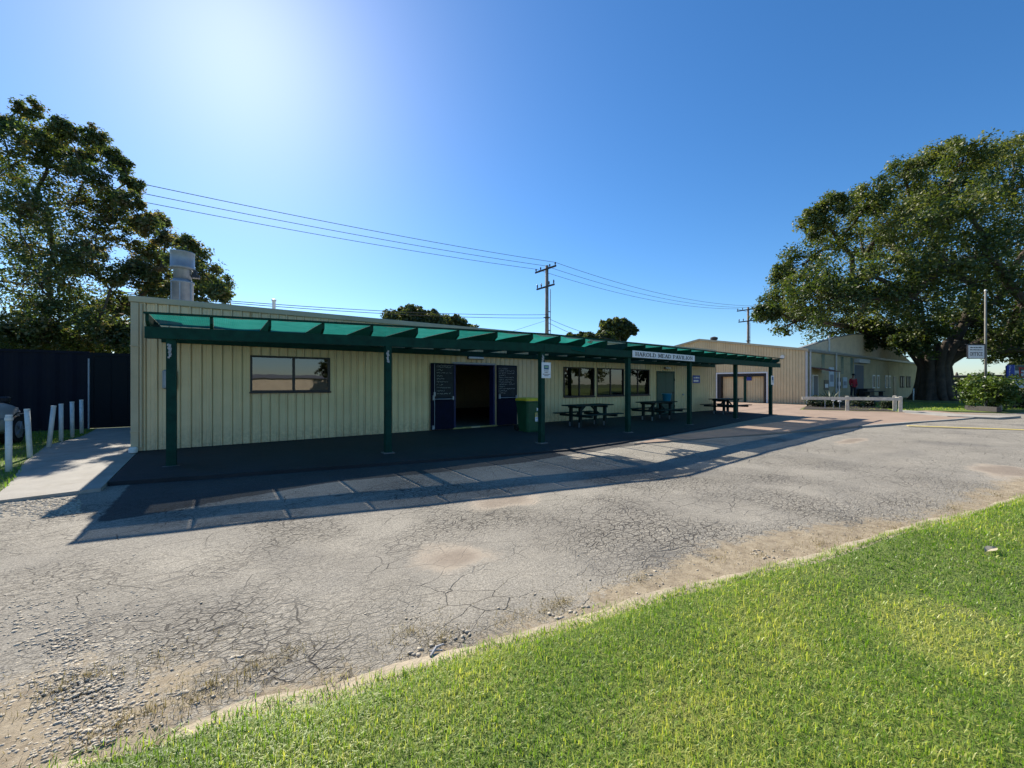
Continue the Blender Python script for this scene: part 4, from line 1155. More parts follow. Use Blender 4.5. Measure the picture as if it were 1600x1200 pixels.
skin_fig('jacket',[bv[i] for i in (0,1,2,6,7,8,10,11,12)]+[(0,0,.84)],[(0,1),(1,2),(2,3),(3,4),(4,5),(2,6),(6,7),(7,8),(0,9)],[.165,.16,.145,.085,.07,.055,.085,.07,.055,.17],redc,per)
skin_fig('trousers',[bv[i] for i in (0,14,15,16,18,19,20)],[(0,1),(1,2),(2,3),(0,4),(4,5),(5,6)],[.15,.10,.085,.075,.10,.085,.075],trou,per)
b=MB(); b.lathe([(.20,0),(.20,.012),(.105,.02),(.10,.11),(.06,.13)],(0,-.02,1.72),20); b.build('hat',black_metal,per,True,origin=(0,0,0))
for sx in (-1,1):
    b=MB(); b.bbox(sx*.035-.011,sx*.035+.011,-.125,-.112,1.655,1.672,.002); b.build('eye',black_metal,per,origin=(0,0,0))
k=(1333-800)/FPX; d_=(SY0-.75)/(SN-CS*k)
per.location=((CS+SN*k)*d_,SY0-.75,.42); per.rotation_euler=(0,0,R(-40))

# ------------------------------------------------------------------ rail fence, garden, bollards on the right
r=empty('rail_fence',(29,7.6,-.05),'low white timber rail fence between the paving and the garden','fence')
ra=Vector((27.35,9.45,0)); rb=Vector((29.95,5.72,0))
for i,f_ in enumerate((.48,1.0)):
    q=ra.lerp(rb,f_); b=MB(); b.bbox(q.x-.07,q.x+.07,q.y-.07,q.y+.07,-.2,.78,.012); b.build('post',timber_grey,r)
b=MB(); b.bar(ra+Vector((-.09,-.06,.64)),rb+Vector((-.09,-.06,.64)),.05,.17); b.build('rail',timber_grey,r)
q=rb+Vector((.62,.35,0)); b=MB(); b.bbox(q.x-.08,q.x+.08,q.y-.08,q.y+.08,-.2,.80,.015); b.build('post',timber_grey,r)
b=MB(); b.bar(rb+Vector((.1,.07,.66)),q+Vector((.1,.06,.66)),.05,.14); b.build('rail',timber_grey,r)

def post_bollard(name, base, top, rad, label, group, cap=False, mat=white_paint):
    d=Vector(top)-Vector(base); o_=empty(name,base,label,'bollard',group)
    b=MB(); lo=Vector(base)-d*.12
    b.tube([lo,Vector(base)+d*.97],rad,14); b.build('shaft',mat,o_,True)
    b=MB(); b.tube([Vector(base)+d*.9701,Vector(base)+d],[rad*1.12,rad*1.02],14); b.build('cap',mat,o_)
    if cap:
        b=MB(); b.tube([Vector(base)+d*.90,Vector(base)+d*.95],rad*1.25,14); b.build('collar',mat,o_)
lb=['white pole bollard nearest the road, with a collar, in front of the silver car','second white bollard from the road, leaning back beside the car wheel','third white bollard from the road, leaning strongly forward','fourth white bollard from the road, upright in the grass','fifth white bollard from the road along the path','last white bollard along the path, nearest the dark gate']
for i,(bx,by,tx,ty) in enumerate(((13.5,736.5,13.8,648),(47,716,42,638.7),(76,700.5,84,633.8),(95.5,691.5,95.5,630.8),(113,684.8,112.5,627.5),(127.8,678,127,624.5))):
    z=-.05+.01*i; a=gp(bx,by,z); d_=FPX*(EYE-z)/(by-600); q=pd(tx,ty,d_)
    post_bollard('pole_bollard',a,q,.042,lb[i],'white bollards beside the path',i==0)
for (bx,by,tx,ty,lab) in ((1427,626,1427.5,607,'slim grey bollard at the edge of the tree shade'),(1467.5,626,1467.5,606.5,'white bollard standing at the back of the sunlit lawn'),(1563.5,641.5,1561.5,616,'leaning white bollard at the end of the timber sleeper')):
    z=-.06; a=gp(bx,by,z); d_=FPX*(EYE-z)/(by-600); q=pd(tx,ty,d_)
    post_bollard('short_bollard',a,q,.07 if bx>1450 else .05,lab,'bollards by the far lawn')
a=gp(1511,640,-.06); b_=gp(1561,643.5,-.06)
b=MB(); b.bar((a.x,a.y,.06),(b_.x,b_.y,.06),.22,.26)
tag(b.build('timber_sleeper',timber_dark),'dark weathered timber sleeper edging below the bush','sleeper')

# office sign on pole
pb=gp(1540,641,-.06); dd_=FPX*1.51/41
pole=empty('sign_pole',pb,'tall slim grey pole carrying the hanging office sign','pole')
ptop=pd(1540,455,dd_).z
b=MB(); b.tube([(pb.x,pb.y,-.2),(pb.x,pb.y,ptop)],[.06,.05],12); b.build('shaft',M('pole_grey',(.20,.19,.16),.8,.2,4,.1),pole,True)
b=MB(); b.tube([(pb.x,pb.y,.0),(pb.x,pb.y,1.9)],.068,12); b.build('white_sleeve',white_paint,pole,True)
b=MB(); b.lathe([(.06,0),(.07,.03),(.03,.10)],(pb.x,pb.y,ptop+.001),12); b.build('cap',white_paint,pole)
rv=Vector((SN,-CS,0)); yawr=math.atan2(rv.y,rv.x)
arm=MB(); arm.bar((0,0,0),(-1.2,0,0),.03,.04); 
zt=pd(1520,539,dd_).z
b=MB(); q=Vector((pb.x,pb.y,zt+.04)); b.bar(q,q-rv*1.18,.03,.045); b.build('bracket_arm',black_metal,pole); b=MB(); b.bar(q-Vector((0,0,.82)),q-Vector((0,0,.82))-rv*1.1,.03,.03); b.build('bracket_arm',black_metal,pole)
of=empty('office_sign',(0,0,0),'white hanging sign reading OFFICE under two small lines of text','sign')
b=MB(); b.bbox(-1.12,-.10,-.02,.02,0,.74,.005); b.build('panel',sign_white,of,origin=(0,0,0))
b=MB(); b.bbox(-1.15,-1.12,-.03,.03,-.03,.77,.004); b.bbox(-.10,-.07,-.03,.03,-.03,.77,.004); b.bbox(-1.12,-.10,-.03,.03,-.03,-.001,.004); b.bbox(-1.12,-.10,-.03,.03,.741,.77,.004); b.build('frame',black_metal,of,origin=(0,0,0))
b=MB(); glyphs(b,'OFFICE',-1.02,.14,.20,.82,y=-.023); small_print(b,-.98,-.24,.58,.055,-.0215,2); small_print(b,-1.0,-.22,.45,.055,-.0215,6); b.build('lettering',sign_black,of,origin=(0,0,0))
of.location=(pb.x,pb.y,zt-.76); of.rotation_euler=(0,0,yawr+R(4))
# blue vertical sign and white board at the right edge
def board(name,px0,px1,py0,py1,d,mat,label,letters=None):
    c=pd((px0+px1)/2,py1,d); w=(px1-px0)/FPX*d; h=(py1-py0)/FPX*d
    r=empty(name,(0,0,0),label,'sign')
    b=MB(); b.bbox(-w/2,w/2,-.03,.03,0,h,.006); b.build('panel',mat,r,origin=(0,0,0))
    for sx in (-1,1):
        b=MB(); b.bbox(sx*w*.42-.03,sx*w*.42+.03,.031,.09,-c.z-.15,h*.95,.005); b.build('leg',timber_dark,r,origin=(0,0,0))
    if letters: letters(r,w,h)
    r.location=c; r.rotation_euler=(0,0,yawr); return r
def let_blue(r,w,h):
    b=MB(); glyphs(b,'OFFICE',-w*.30,h*.84,h*.115,None,y=-.034,vertical=True,serif=False); b.build('lettering',sign_white,r,origin=(0,0,0))
board('blue_sign',1573.5,1584.5,570,599,25,sign_blue,'narrow blue sign with white vertical OFFICE letters behind the bush',let_blue)
def let_e(r,w,h):
    b=MB(); glyphs(b,'E',-w*.34,h*.44,h*.44,w*.30,y=-.034); b.build('shadow_letter',sign_black,r,origin=(0,0,0))
    b=MB(); glyphs(b,'E',-w*.37,h*.45,h*.44,w*.26,y=-.037); b.build('letter',sign_red,r,origin=(0,0,0))
    b=MB(); small_print(b,-w*.37,-w*.08,h*.32,h*.05,-.033,3); b.build('small_lettering',sign_black,r,origin=(0,0,0))
    b=MB(); b.bbox(-w/2,w/2,-.035,-.0302,h*.76,h*.995,.002); b.build('header_band',M('olive_band',(.09,.11,.085),.6,.15,4,0),r,origin=(0,0,0))
board('white_sign',1585,1622,570.5,606,25.3,M('pale_notice',(.50,.56,.60),.5,.1,3,0),'white sign board with a red letter E at the picture edge',let_e)

# ------------------------------------------------------------------ left side: fence, gate, car, brick building
FY=18.72; fz=2.42
fen=empty('steel_fence',(-10,FY,0),'tall dark navy steel panel fence behind the parked car','fence')
_fs={}
x=-22.0
while x<-3.45:
    xe=min(x+2.35,-3.30)
    if xe>-3.7: xe=-3.30
    me=None
    key=round(xe-x,2)
    if key not in _fs:
        b=MB(); n=int((xe-x)/.095); vs=[]
        for i in range(n+1):
            vs+= [((xe-x-.06)*i/n,-.028 if (i//2)%2 else 0,0),((xe-x-.06)*i/n,-.028 if (i//2)%2 else 0,fz-.08)]
        m_=len(vs)
        b.add(vs,[(2*i,2*i+2,2*i+3,2*i+1) for i in range(n)]); b.box(0,xe-x-.06,-.045,.03,fz-.079,fz); b.box(0,xe-x-.06,-.045,.03,-.08,-.001)
        _fs[key]=b.mesh('fence_panel',fence_m)
    link('fence_panel',_fs[key],(x,FY,.08),fen)
    b=MB(); b.bbox(x-.055,x-.005,FY-.05,FY+.03,-.05,fz+.10,.004); b.build('post',fence_m,fen)
    x=xe
gt=empty('steel_gate',(-2.4,FY,0),'dark steel gate between the fence and the pavilion','gate')
b=MB()
for i in range(10): b.box(-3.26+i*.2,-3.06+i*.2,FY-.012-.014*(i%2),FY+.012-.014*(i%2),.06,fz+.02)
b.build('sheet',gate_m,gt)
b=MB(); b.bbox(-3.36,-3.262,FY-.03,FY+.03,.02,fz+.05,.003); b.bbox(-3.262,-1.3,FY-.04,FY-.013,fz-.06,fz+.05,.003); b.bbox(-3.262,-1.3,FY-.045,FY+.02,.015,.12,.003); b.build('frame',gate_m,gt)
b=MB(); b.tube([(-3.37,FY-.05,-.05),(-3.37,FY-.05,fz-.15)],.026,10); b.build('gate_post',grey_steel,gt)
q=pd(-25,548,21)
br_=empty('brick_building',(q.x,q.y,0),'corner of a brown brick building above the fence at the left edge','building')
brick_m=M('brown_brick',(.20,.105,.085),.9,.2,9,.3,30)
p0=pd(21,525,21); 
b=MB(); b.box(p0.x-9,p0.x,p0.y,p0.y+6,0,p0.z); b.build('wall',brick_m,br_)
b=MB(); b.bbox(p0.x-9.05,p0.x+.05,p0.y-.05,p0.y+6,p0.z+.001,p0.z+.10,.01); b.build('coping',concrete_d,br_)

def car():
    r=empty('silver_car',(0,0,0),'silver car with dark mirror parked nose first by the bollards','car')
    paint,t,bs=nodes('silver_paint'); bs.inputs['Base Color'].default_value=(.62,.64,.62,1); bs.inputs['Metallic'].default_value=.25; bs.inputs['Roughness'].default_value=.32; bs.inputs['Coat Weight'].default_value=.6
    # body: cross sections along x (nose at +x), halves mirrored in y
    secs=[(2.15,.40,.62,.60,.62),(2.05,.34,.80,.72,.74),(1.75,.30,.92,.82,.82),(1.30,.28,1.0,.87,.86),(.75,.28,1.04,.89,.88),(0,.28,1.04,.90,.90),(-1.0,.28,1.05,.90,.90),(-1.7,.30,1.06,.88,.86),(-2.1,.36,1.0,.80,.78),(-2.2,.45,.85,.72,.70)]
    b=MB(); vs=[]
    for x,z0,z1,hw,tw in secs:
        vs+= [(x,-hw*.92,z0),(x,-hw,z0+.12),(x,-hw,z0+(z1-z0)*.55),(x,-tw*.97,z1-.07),(x,-tw*.80,z1),(x,0,z1+.03),(x,tw*.80,z1),(x,tw*.97,z1-.07),(x,hw,z0+(z1-z0)*.55),(x,hw,z0+.12),(x,hw*.92,z0)]
    fs=[]; n=11
    for i in range(len(secs)-1):
        for j in range(n-1): fs.append((i*n+j,i*n+j+1,(i+1)*n+j+1,(i+1)*n+j))
        fs.append((i*n+n-1,i*n,(i+1)*n,(i+1)*n+n-1))
    fs.append(tuple(range(n))[::-1]); fs.append(tuple(range((len(secs)-1)*n,len(secs)*n)))
    b.add(vs,fs); b.build('body',paint,r,True,origin=(0,0,0))
    b=MB(); cab=[(.75,1.05,.80),(.10,1.52,.66),(-1.0,1.58,.66),(-1.75,1.42,.64),(-2.0,1.08,.76)]
    vs=[]
    for x,z,hw in cab: vs+= [(x,-hw,z),(x,hw,z)]
    lows=[]
    for x,z,hw in cab: vs+= [(x,-.84,1.03),(x,.84,1.03)]
    fs=[(2*i,2*i+1,2*i+3,2*i+2) for i in range(4)]
    for i in range(4): fs+= [(2*i,2*i+2,10+2*i+2,10+2*i),(2*i+1,10+2*i+1,10+2*i+3,2*i+3)]
    b.add(vs,fs); b.build('cabin_glass',black_metal,r,origin=(0,0,0))
    b=MB(); b.add([(.05,-.64,1.535),(.05,.64,1.535),(-1.0,.65,1.6),(-1.0,-.65,1.6),(-1.7,.62,1.45),(-1.7,-.62,1.45)],[(0,1,2,3),(3,2,4,5)]); b.build('roof',paint,r,True,origin=(0,0,0))
    for sx in (1.38,-1.35):
        for sy in (-1,1):
            b=MB(); y0=sy*.93; y1=sy*.70
            b.tube([(sx,y0,.33),(sx,y1,.33)],.33,24); w=b.build('wheel',rubber,r,origin=(0,0,0))
            b=MB(); b.tube([(sx,sy*.935,.33),(sx,sy*.9301,.33)],.21,20); 
            for a in range(5):
                th=a*1.2566; b.bar((sx,sy*.94,.33),(sx+.2*math.cos(th),sy*.94,.33+.2*math.sin(th)),.012,.05,up=(0,1,0))
            b.build('rim',grey_steel,w,origin=(0,0,0))
            b=MB(); vs=[];fs=[]
            for i in range(13):
                th=R(180*i/12); 
                vs+= [(sx+.37*math.cos(th),sy*.905,.33+.37*math.sin(th)),(sx+.43*math.cos(th),sy*.915,.33+.43*math.sin(th))]
            b.add(vs,[(2*i,2*i+1,2*i+3,2*i+2) for i in range(12)]); b.build('wheel_arch',rubber,r,origin=(0,0,0))
    for sy in (-1,1):
        b=MB(); b.bbox(1.98,2.10,min(sy*.46,sy*.72),max(sy*.46,sy*.72),.62,.78,.03); b.build('headlight',M('lamp_glass',(.6,.62,.64),.15,.05,5,0),r,origin=(0,0,0))
        b=MB(); b.bbox(.42,.60,min(sy*.90,sy*1.08),max(sy*.90,sy*1.08),1.02,1.16,.03); b.build('mirror',black_metal,r,origin=(0,0,0))
    b=MB(); b.bbox(1.3,1.75,-.925,-.915,.70,.72,.002); b.bbox(-.8,.7,-.925,-.91,.62,.66,.002); b.build('side_trim',grey_steel,r,origin=(0,0,0))
    return r
c=car(); wq=gp(27,692,0.0)
c.rotation_euler=(0,0,R(86))
off_=Matrix.Rotation(R(86),3,'Z')@Vector((1.38,-.9,0))
c.location=(wq.x-off_.x,wq.y-off_.y,.0)

# ------------------------------------------------------------------ power poles and wires
def wires_sag(a,b,sag,n=24):
    a=Vector(a); b=Vector(b); return [a.lerp(b,i/n)-Vector((0,0,sag*4*(i/n)*(1-i/n))) for i in range(n+1)]
PP1=pd(854.5,600,35); PP2=pd(1169,600,54)
def power_pole(P,h,label,rad=.17):
    r=empty('power_pole',(P.x,P.y,0),label,'power pole','timber power poles behind the buildings')
    b=MB(); b.tube([(P.x,P.y,-.4),(P.x,P.y,h)],[rad*1.15,rad*.8],14); b.build('mast',pole_wood,r,True)
    for z,l in ((h-.35,1.35),(h-1.85,1.15)):
        b=MB(); b.bar((P.x-.17,P.y-l,z),(P.x-.17,P.y+l,z),.10,.13); arm=b.build('cross_arm',timber_dark,r)
        for k in (-1,-.45,.5,1):
            b=MB(); zz=z+.066
            b.lathe([(.03,0),(.03,.06),(.065,.08),(.05,.13),(.07,.16),(.05,.21),(.065,.24),(.03,.34 if z<h-1 else .26)],(P.x-.17,P.y+l*k*.93,zz),10); b.build('insulator',porcelain,arm,True)
    b=MB(); b.tube([(P.x+.30,P.y-.1,3),(P.x+.30,P.y-.1,h-2)],.035,8); b.build('conduit',grey_steel,r)
    b=MB(); b.box(P.x+.1,P.x+.33,P.y-.13,P.y-.07,6.0,6.06); b.box(P.x+.1,P.x+.33,P.y-.13,P.y-.07,7.6,7.66); b.box(P.x-.2,P.x+.2,P.y-.22,P.y+.22,7.1,7.16); b.build('bracket',timber_dark,r)
    return r
H1=pd(854.5,415,35).z; H2=pd(1169,480,54).z
power_pole(PP1,H1,'tall timber power pole rising behind the middle of the pavilion')
power_pole(PP2,H2,'smaller looking distant power pole beside the spreading tree')
def wire(paths,rad,label):
    b=MB()
    for p in paths: b.tube(p,rad,5)
    tag(b.build('power_wire',wire_m),label,'wire','overhead power wires')
for k,lab in ((-1,'highest of the three thin wires along the top cross arms'),(0,'middle of the three thin wires along the top cross arms'),(1,'lowest of the three thin wires along the top cross arms')):
    dy=1.25*k; z1=H1-.05; z2=H2-.05
    s_=(PP1.x-.17,PP1.y+dy,z1)
    wire([wires_sag((-38,PP1.y+dy+.3,12.3),s_,1.1,40),wires_sag(s_,(PP2.x-.17,PP2.y+dy,z2),.9,30),wires_sag((PP2.x-.17,PP2.y+dy,z2),(110,PP2.y+dy-1,11),.8,20)],.017,lab)
for k,lab in ((0,'upper of the two low service wires left of the pole'),(1,'lower of the two low service wires left of the pole')):
    z=7.35-.28*k
    a=pd(360,452+3*k,20); b_=(PP1.x,PP1.y-.2,z); a0=Vector(a)+(Vector(a)-Vector(b_))*.8
    wire([wires_sag((a0.x,a0.y,a0.z+.3),b_,.75,40)],.018,lab)
for k,lab in ((0,'upper service wire dropping right from the pole towards the shed'),(1,'lower service wire dropping right from the pole towards the shed')):
    e_=pd(960,531+12*k,44); wire([wires_sag((PP1.x,PP1.y,7.1-.35*k),e_,.25,20)],.018,lab)
e_=pd(790,521,30); wire([[Vector((PP1.x,PP1.y,6.9)),e_]],.012,'thin stay wire slanting left from the power pole')

# ------------------------------------------------------------------ trees
def leaf_cloud(centers, rads, per, size, rng, tint_fn, flat=.8, shell=.55):
    """leaf quads scattered in small clumps; returns verts, quads, tint"""
    C=np.repeat(centers,per,axis=0); Rr=np.repeat(rads,per)
    n=len(C)
    d=rng.normal(0,1,(n,3)); d/=np.linalg.norm(d,axis=1)[:,None]
    rr=Rr*np.power(rng.random(n),shell)
    p=C+d*rr[:,None]*np.array([1,1,flat])
    nrm=d*.6+rng.normal(0,.6,(n,3))+np.array([0,0,.5]); nrm/=np.linalg.norm(nrm,axis=1)[:,None]
    a=np.cross(nrm,rng.normal(0,1,(n,3))); a/=np.linalg.norm(a,axis=1)[:,None]
    b=np.cross(nrm,a)
    s=size*rng.uniform(.6,1.35,n)
    L=a*(s*.5)[:,None]; W=b*(s*.26)[:,None]; cup=nrm*(s*.10)[:,None]
    v=np.stack([p-L,p+W-cup,p+L,p-W-cup],1).reshape(-1,3)
    i=np.arange(n)*4
    f=np.stack([i,i+1,i+2,i+3],-1)
    t=tint_fn(p,n)
    return v,f,np.repeat(t,4)

def make_tree(name, base, lobes, leafmat, barkmat, label, cat_group, leaf_size, per, sub, trunk_r, fork_z, seed, sub_r=.26, tint=None, forks=3, cat='tree', shell=.55, twig=True, lean=(0,0)):
    rng=np.random.default_rng(seed); rnd=random.Random(seed)
    r=empty(name,base,label,cat,cat_group)
    base=Vector(base)
    tb=MB()
    fork=Vector((base.x+lean[0],base.y+lean[1],base.z+fork_z))
    # trunk with root flare
    n=16; prof=[(-.2,1.5),(0.,1.35),(.12*fork_z,1.12),(.4*fork_z,1.0),(.8*fork_z,.88),(fork_z,.62),(fork_z*1.12,.30)]
    tb.tube([base+(fork-base)*(z/fork_z) if z>0 else base+Vector((0,0,z)) for z,_ in prof],[trunk_r*k for _,k in prof],n)
    if trunk_r>1:                                  # old tree: fluted buttresses running up into the main stems
        for k in range(9):
            a=2*math.pi*k/9+rnd.uniform(-.25,.25); d=Vector((math.cos(a),math.sin(a),0)); o1=rnd.uniform(.55,.85)
            tb.tube([base+d*trunk_r*1.55+Vector((0,0,-.25)),base+d*trunk_r*1.05+Vector((0,0,.5)),base+d*trunk_r*.80+Vector((0,0,fork_z*.5)),fork+d*trunk_r*.70+Vector((0,0,-.2)),fork+d*trunk_r*(1.0+o1)+Vector((0,0,1.3+o1))],[.26,.34,.38,.36,.24],8)
    tr=tb.build('trunk',barkmat,r,True)
    lb_=MB()
    C=[];RR=[]
    stems=[]
    for k in range(forks):
        a=2*math.pi*k/forks+rnd.uniform(-.3,.3)
        stems.append(Vector((math.cos(a),math.sin(a),0)))
    order=sorted(range(len(lobes)),key=lambda i:(Vector(lobes[i][0])-fork).length)
    node=[fork]; plen=[0.]; par=[-1]; rads=[0]
    for i in order:
        c=Vector(lobes[i][0])
        best=min(range(len(node)),key=lambda k:(c-node[k]).length**1.25+.35*plen[k]+(3. if node[k].z>c.z+1 else 0)) if len(node)>1 else 0
        node.append(c); plen.append(plen[best]+(c-node[best]).length); par.append(best); rads.append(lobes[i][1])
    cnt=[1]*len(node)
    for i in range(len(node)-1,0,-1): cnt[par[i]]+=cnt[i]
    tot=cnt[0]
    rr_=[trunk_r*.85]+[max(.016*trunk_r+.010,trunk_r*.66*math.sqrt(cnt[i]/tot)) for i in range(1,len(node))]
    for i in range(1,len(node)):
        c=node[i]; st=node[par[i]]; rad=rads[i]; dist=(c-st).length
        if par[i]==0: st=st-Vector((0,0,trunk_r*.6))
        jit=lambda k: Vector((rnd.uniform(-k,k)*dist,rnd.uniform(-k,k)*dist,rnd.uniform(-k*.6,k)*dist))
        up=.14 if par[i]==0 else .05
        m1=st.lerp(c,.33)+jit(.07)+Vector((0,0,up*dist)); m2=st.lerp(c,.68)+jit(.06)+Vector((0,0,up*.7*dist))
        ra=min(rr_[par[i]],rr_[i]*1.25); rb_=rr_[i]*.8
        lb_.tube([st,m1,m2,c],[ra,ra*.7+rb_*.3,ra*.35+rb_*.65,rb_],8,cap=False)
        for k in range(sub):
            d=np.array([rnd.gauss(0,1),rnd.gauss(0,1),rnd.gauss(0,1)*.9+.15]); d/=np.linalg.norm(d)
            q_=rad*(.25+.80*rnd.random()**.6)
            q=Vector((c.x+d[0]*q_,c.y+d[1]*q_,c.z+d[2]*q_*.85))
            C.append((q.x,q.y,q.z)); RR.append(rad*sub_r*rnd.uniform(.55,1.4))
            if twig and k%2==0:
                lb_.tube([c.lerp(m2,.5*rnd.random()),c.lerp(q,.5)+Vector((rnd.uniform(-.1,.1)*rad,rnd.uniform(-.1,.1)*rad,-.06*rad)),q],[rb_*.35+.006,rb_*.2+.006,.005],4,cap=False)
    lb_.build('limbs',barkmat,tr,True)
    C=np.array(C); RR=np.array(RR)
    cl=rng.normal(0,.20,len(C))
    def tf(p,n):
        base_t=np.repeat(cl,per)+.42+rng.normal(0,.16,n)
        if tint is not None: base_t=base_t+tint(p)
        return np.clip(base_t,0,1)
    v,f,t=leaf_cloud(C,RR,per,leaf_size,rng,tf,shell=shell)
    o=np.array(base)
    me=np_mesh('crown',v-o,f,leafmat,False,{'tint':t})
    link('crown',me,base,r)
    return r

def lobes_px(spec, d0, spread, seed):
    rnd=random.Random(seed); out=[]
    for s in spec:
        px,py,rp=s[:3]; d=d0+(s[3] if len(s)>3 else rnd.uniform(-spread,spread))
        out.append((pd(px,py,d),rp/FPX*d))
    return out
# great spreading tree on the right
RT=[(1200,488,20),(1225,470,32),(1240,500,32),(1222,430,20),(1255,415,36),(1262,455,40),(1300,450,52),(1290,505,36),(1275,350,26),(1300,325,26),(1330,325,32),(1310,375,42),(1350,400,58),(1355,470,56),(1335,512,30),(1372,312,34),(1412,275,30),(1440,262,32),(1395,350,46),(1425,330,46),(1430,410,62),(1440,470,60),(1395,515,34),(1470,245,28),(1480,300,50),(1505,250,34),(1500,370,68),(1520,300,50),(1550,245,32),(1590,240,32),(1580,300,56),(1570,380,66),(1520,440,66),(1475,510,42),(1560,470,60),(1610,430,70),(1540,525,34),(1585,520,46),(1445,525,34),(1415,535,22),(1490,535,28),(1510,500,40),(1560,545,26),(1620,545,40),(1370,525,24),(1630,270,60),(1650,350,80),(1660,450,80),(1630,520,50),(1720,300,80),(1730,400,90),(1720,490,70)]
RT2=[(1300,470,46,-7),(1360,430,50,-7),(1420,470,50,-8),(1480,420,56,-8),(1540,400,56,-8),(1600,470,56,-8),(1450,350,52,-7),(1520,330,50,-7),(1380,380,46,6),(1440,300,40,6),(1520,440,60,7),(1600,360,60,7),(1340,480,44,6)]
tb_=pd(1460,600,38); tb_.z=-.05
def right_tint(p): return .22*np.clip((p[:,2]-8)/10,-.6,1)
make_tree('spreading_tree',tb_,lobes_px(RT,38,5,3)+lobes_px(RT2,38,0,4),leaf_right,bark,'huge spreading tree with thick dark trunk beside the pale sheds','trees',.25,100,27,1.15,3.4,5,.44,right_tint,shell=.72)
# tree on the left behind the fence
LT=[(8,190,16),(42,172,18),(30,215,26),(62,215,24),(95,205,20),(15,260,44),(75,255,34),(110,245,24),(140,215,20),(158,240,24),(140,275,32),(190,258,15),(203,285,14),(55,320,56),(118,320,44),(165,315,30),(200,315,18),(150,365,38),(195,355,26),(225,350,22),(250,345,15),(258,375,22),(230,395,24),(292,380,14),(283,405,18),(25,385,60),(85,395,52),(140,425,40),(190,430,30),(225,425,22),(250,440,20),(318,425,22),(336,445,22),(312,455,24),(343,462,16),(285,440,24),(265,460,24),(235,470,26),(250,410,24),(305,400,18),(25,460,60),(80,470,56),(130,480,44),(180,485,34),(40,520,40),(100,525,40),(160,525,36),(196,520,22),(195,480,26),(-50,230,60),(-70,330,80),(-60,430,80),(-40,510,60),(-120,280,80),(-140,400,90)]
LT2=[(60,440,50,-2.5),(120,400,40,-2.5),(30,330,46,-3),(95,500,40,-2),(150,505,34,-2),(185,525,24,-1.5),(150,545,22,1),(185,545,22,1.5),(120,548,22,0),(205,540,18,2),(80,545,24,0),(40,545,24,0),(165,540,26,3),(60,525,40,-2),(20,530,36,-2)]
tl_=pd(62,600,16.8); tl_.z=0.
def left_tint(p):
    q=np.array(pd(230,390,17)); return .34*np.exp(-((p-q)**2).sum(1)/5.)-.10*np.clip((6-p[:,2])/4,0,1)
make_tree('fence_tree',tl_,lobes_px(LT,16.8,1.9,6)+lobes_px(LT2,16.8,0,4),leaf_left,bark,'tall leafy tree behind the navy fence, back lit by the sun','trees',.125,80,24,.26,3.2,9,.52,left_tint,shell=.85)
# trees beyond the roofs
def simple_tree(px0,px1,ptop,d,label,seed,sz=.42,nl=9,pbase=560):
    rnd=random.Random(seed); sp=[]
    cx=(px0+px1)/2; hw=(px1-px0)/2
    for i in range(nl):
        u=-.85+1.7*i/(nl-1)+rnd.uniform(-.08,.08); top=ptop+(abs(u)**2)*16+rnd.uniform(0,8)
        rp=hw*rnd.uniform(.20,.32); sp.append((cx+u*hw,top+rp*.9,rp))
    for i in range(nl): sp.append((cx+(-.62+1.24*i/(nl-1))*hw,rnd.uniform(ptop+hw*.45,ptop+hw*.75),hw*.40))
    for i in range(5): sp.append((cx+rnd.uniform(-.5,.5)*hw,min(pbase,ptop+hw*1.2),hw*.4))
    b_=pd(cx,600,d); b_.z=-.3
    make_tree('roadside_tree',b_,lobes_px(sp,d,hw/FPX*d*.5,seed),leaf_far,bark_l,label,'trees beyond the roofs',sz,90,12,.4,4.,seed,.42,twig=False)
simple_tree(600,690,477,58,'round topped tree behind the pavilion roof, left of the pole',21)
simple_tree(660,738,486,60,'lower tree behind the pavilion roof, beside the round topped one',22)
simple_tree(938,990,495,62,'tallest dark tree behind the roof, right of the pole',23,.45)
simple_tree(905,960,514,56,'small yellowish tree in front of the tall dark one',24,.4,7)
simple_tree(885,915,517,60,'smallest tree just right of the power pole',25,.4,5)
# distant greenery under the spreading tree
simple_tree(1478,1512,588,95,'small distant tree seen under the low limb',26,.6,6,612)
simple_tree(1585,1680,548,60,'grey green tree at the picture edge above the signs',27,.42,9,600)
# shelter seen beneath the big tree
q=pd(1500,600,70); r=empty('open_shelter',(q.x,q.y,0),'dark roofed open shelter seen under the low tree limb','shelter')
b=MB(); b.bbox(q.x-7,q.x+7,q.y-5,q.y+5,2.45,2.85,.05); b.build('roof',timber_dark,r)
for sx in (-6,-2,2,6):
    b=MB(); b.bbox(q.x+sx-.12,q.x+sx+.12,q.y-4.6,q.y-4.36,-.2,2.449,.01); b.build('post',white_paint,r)

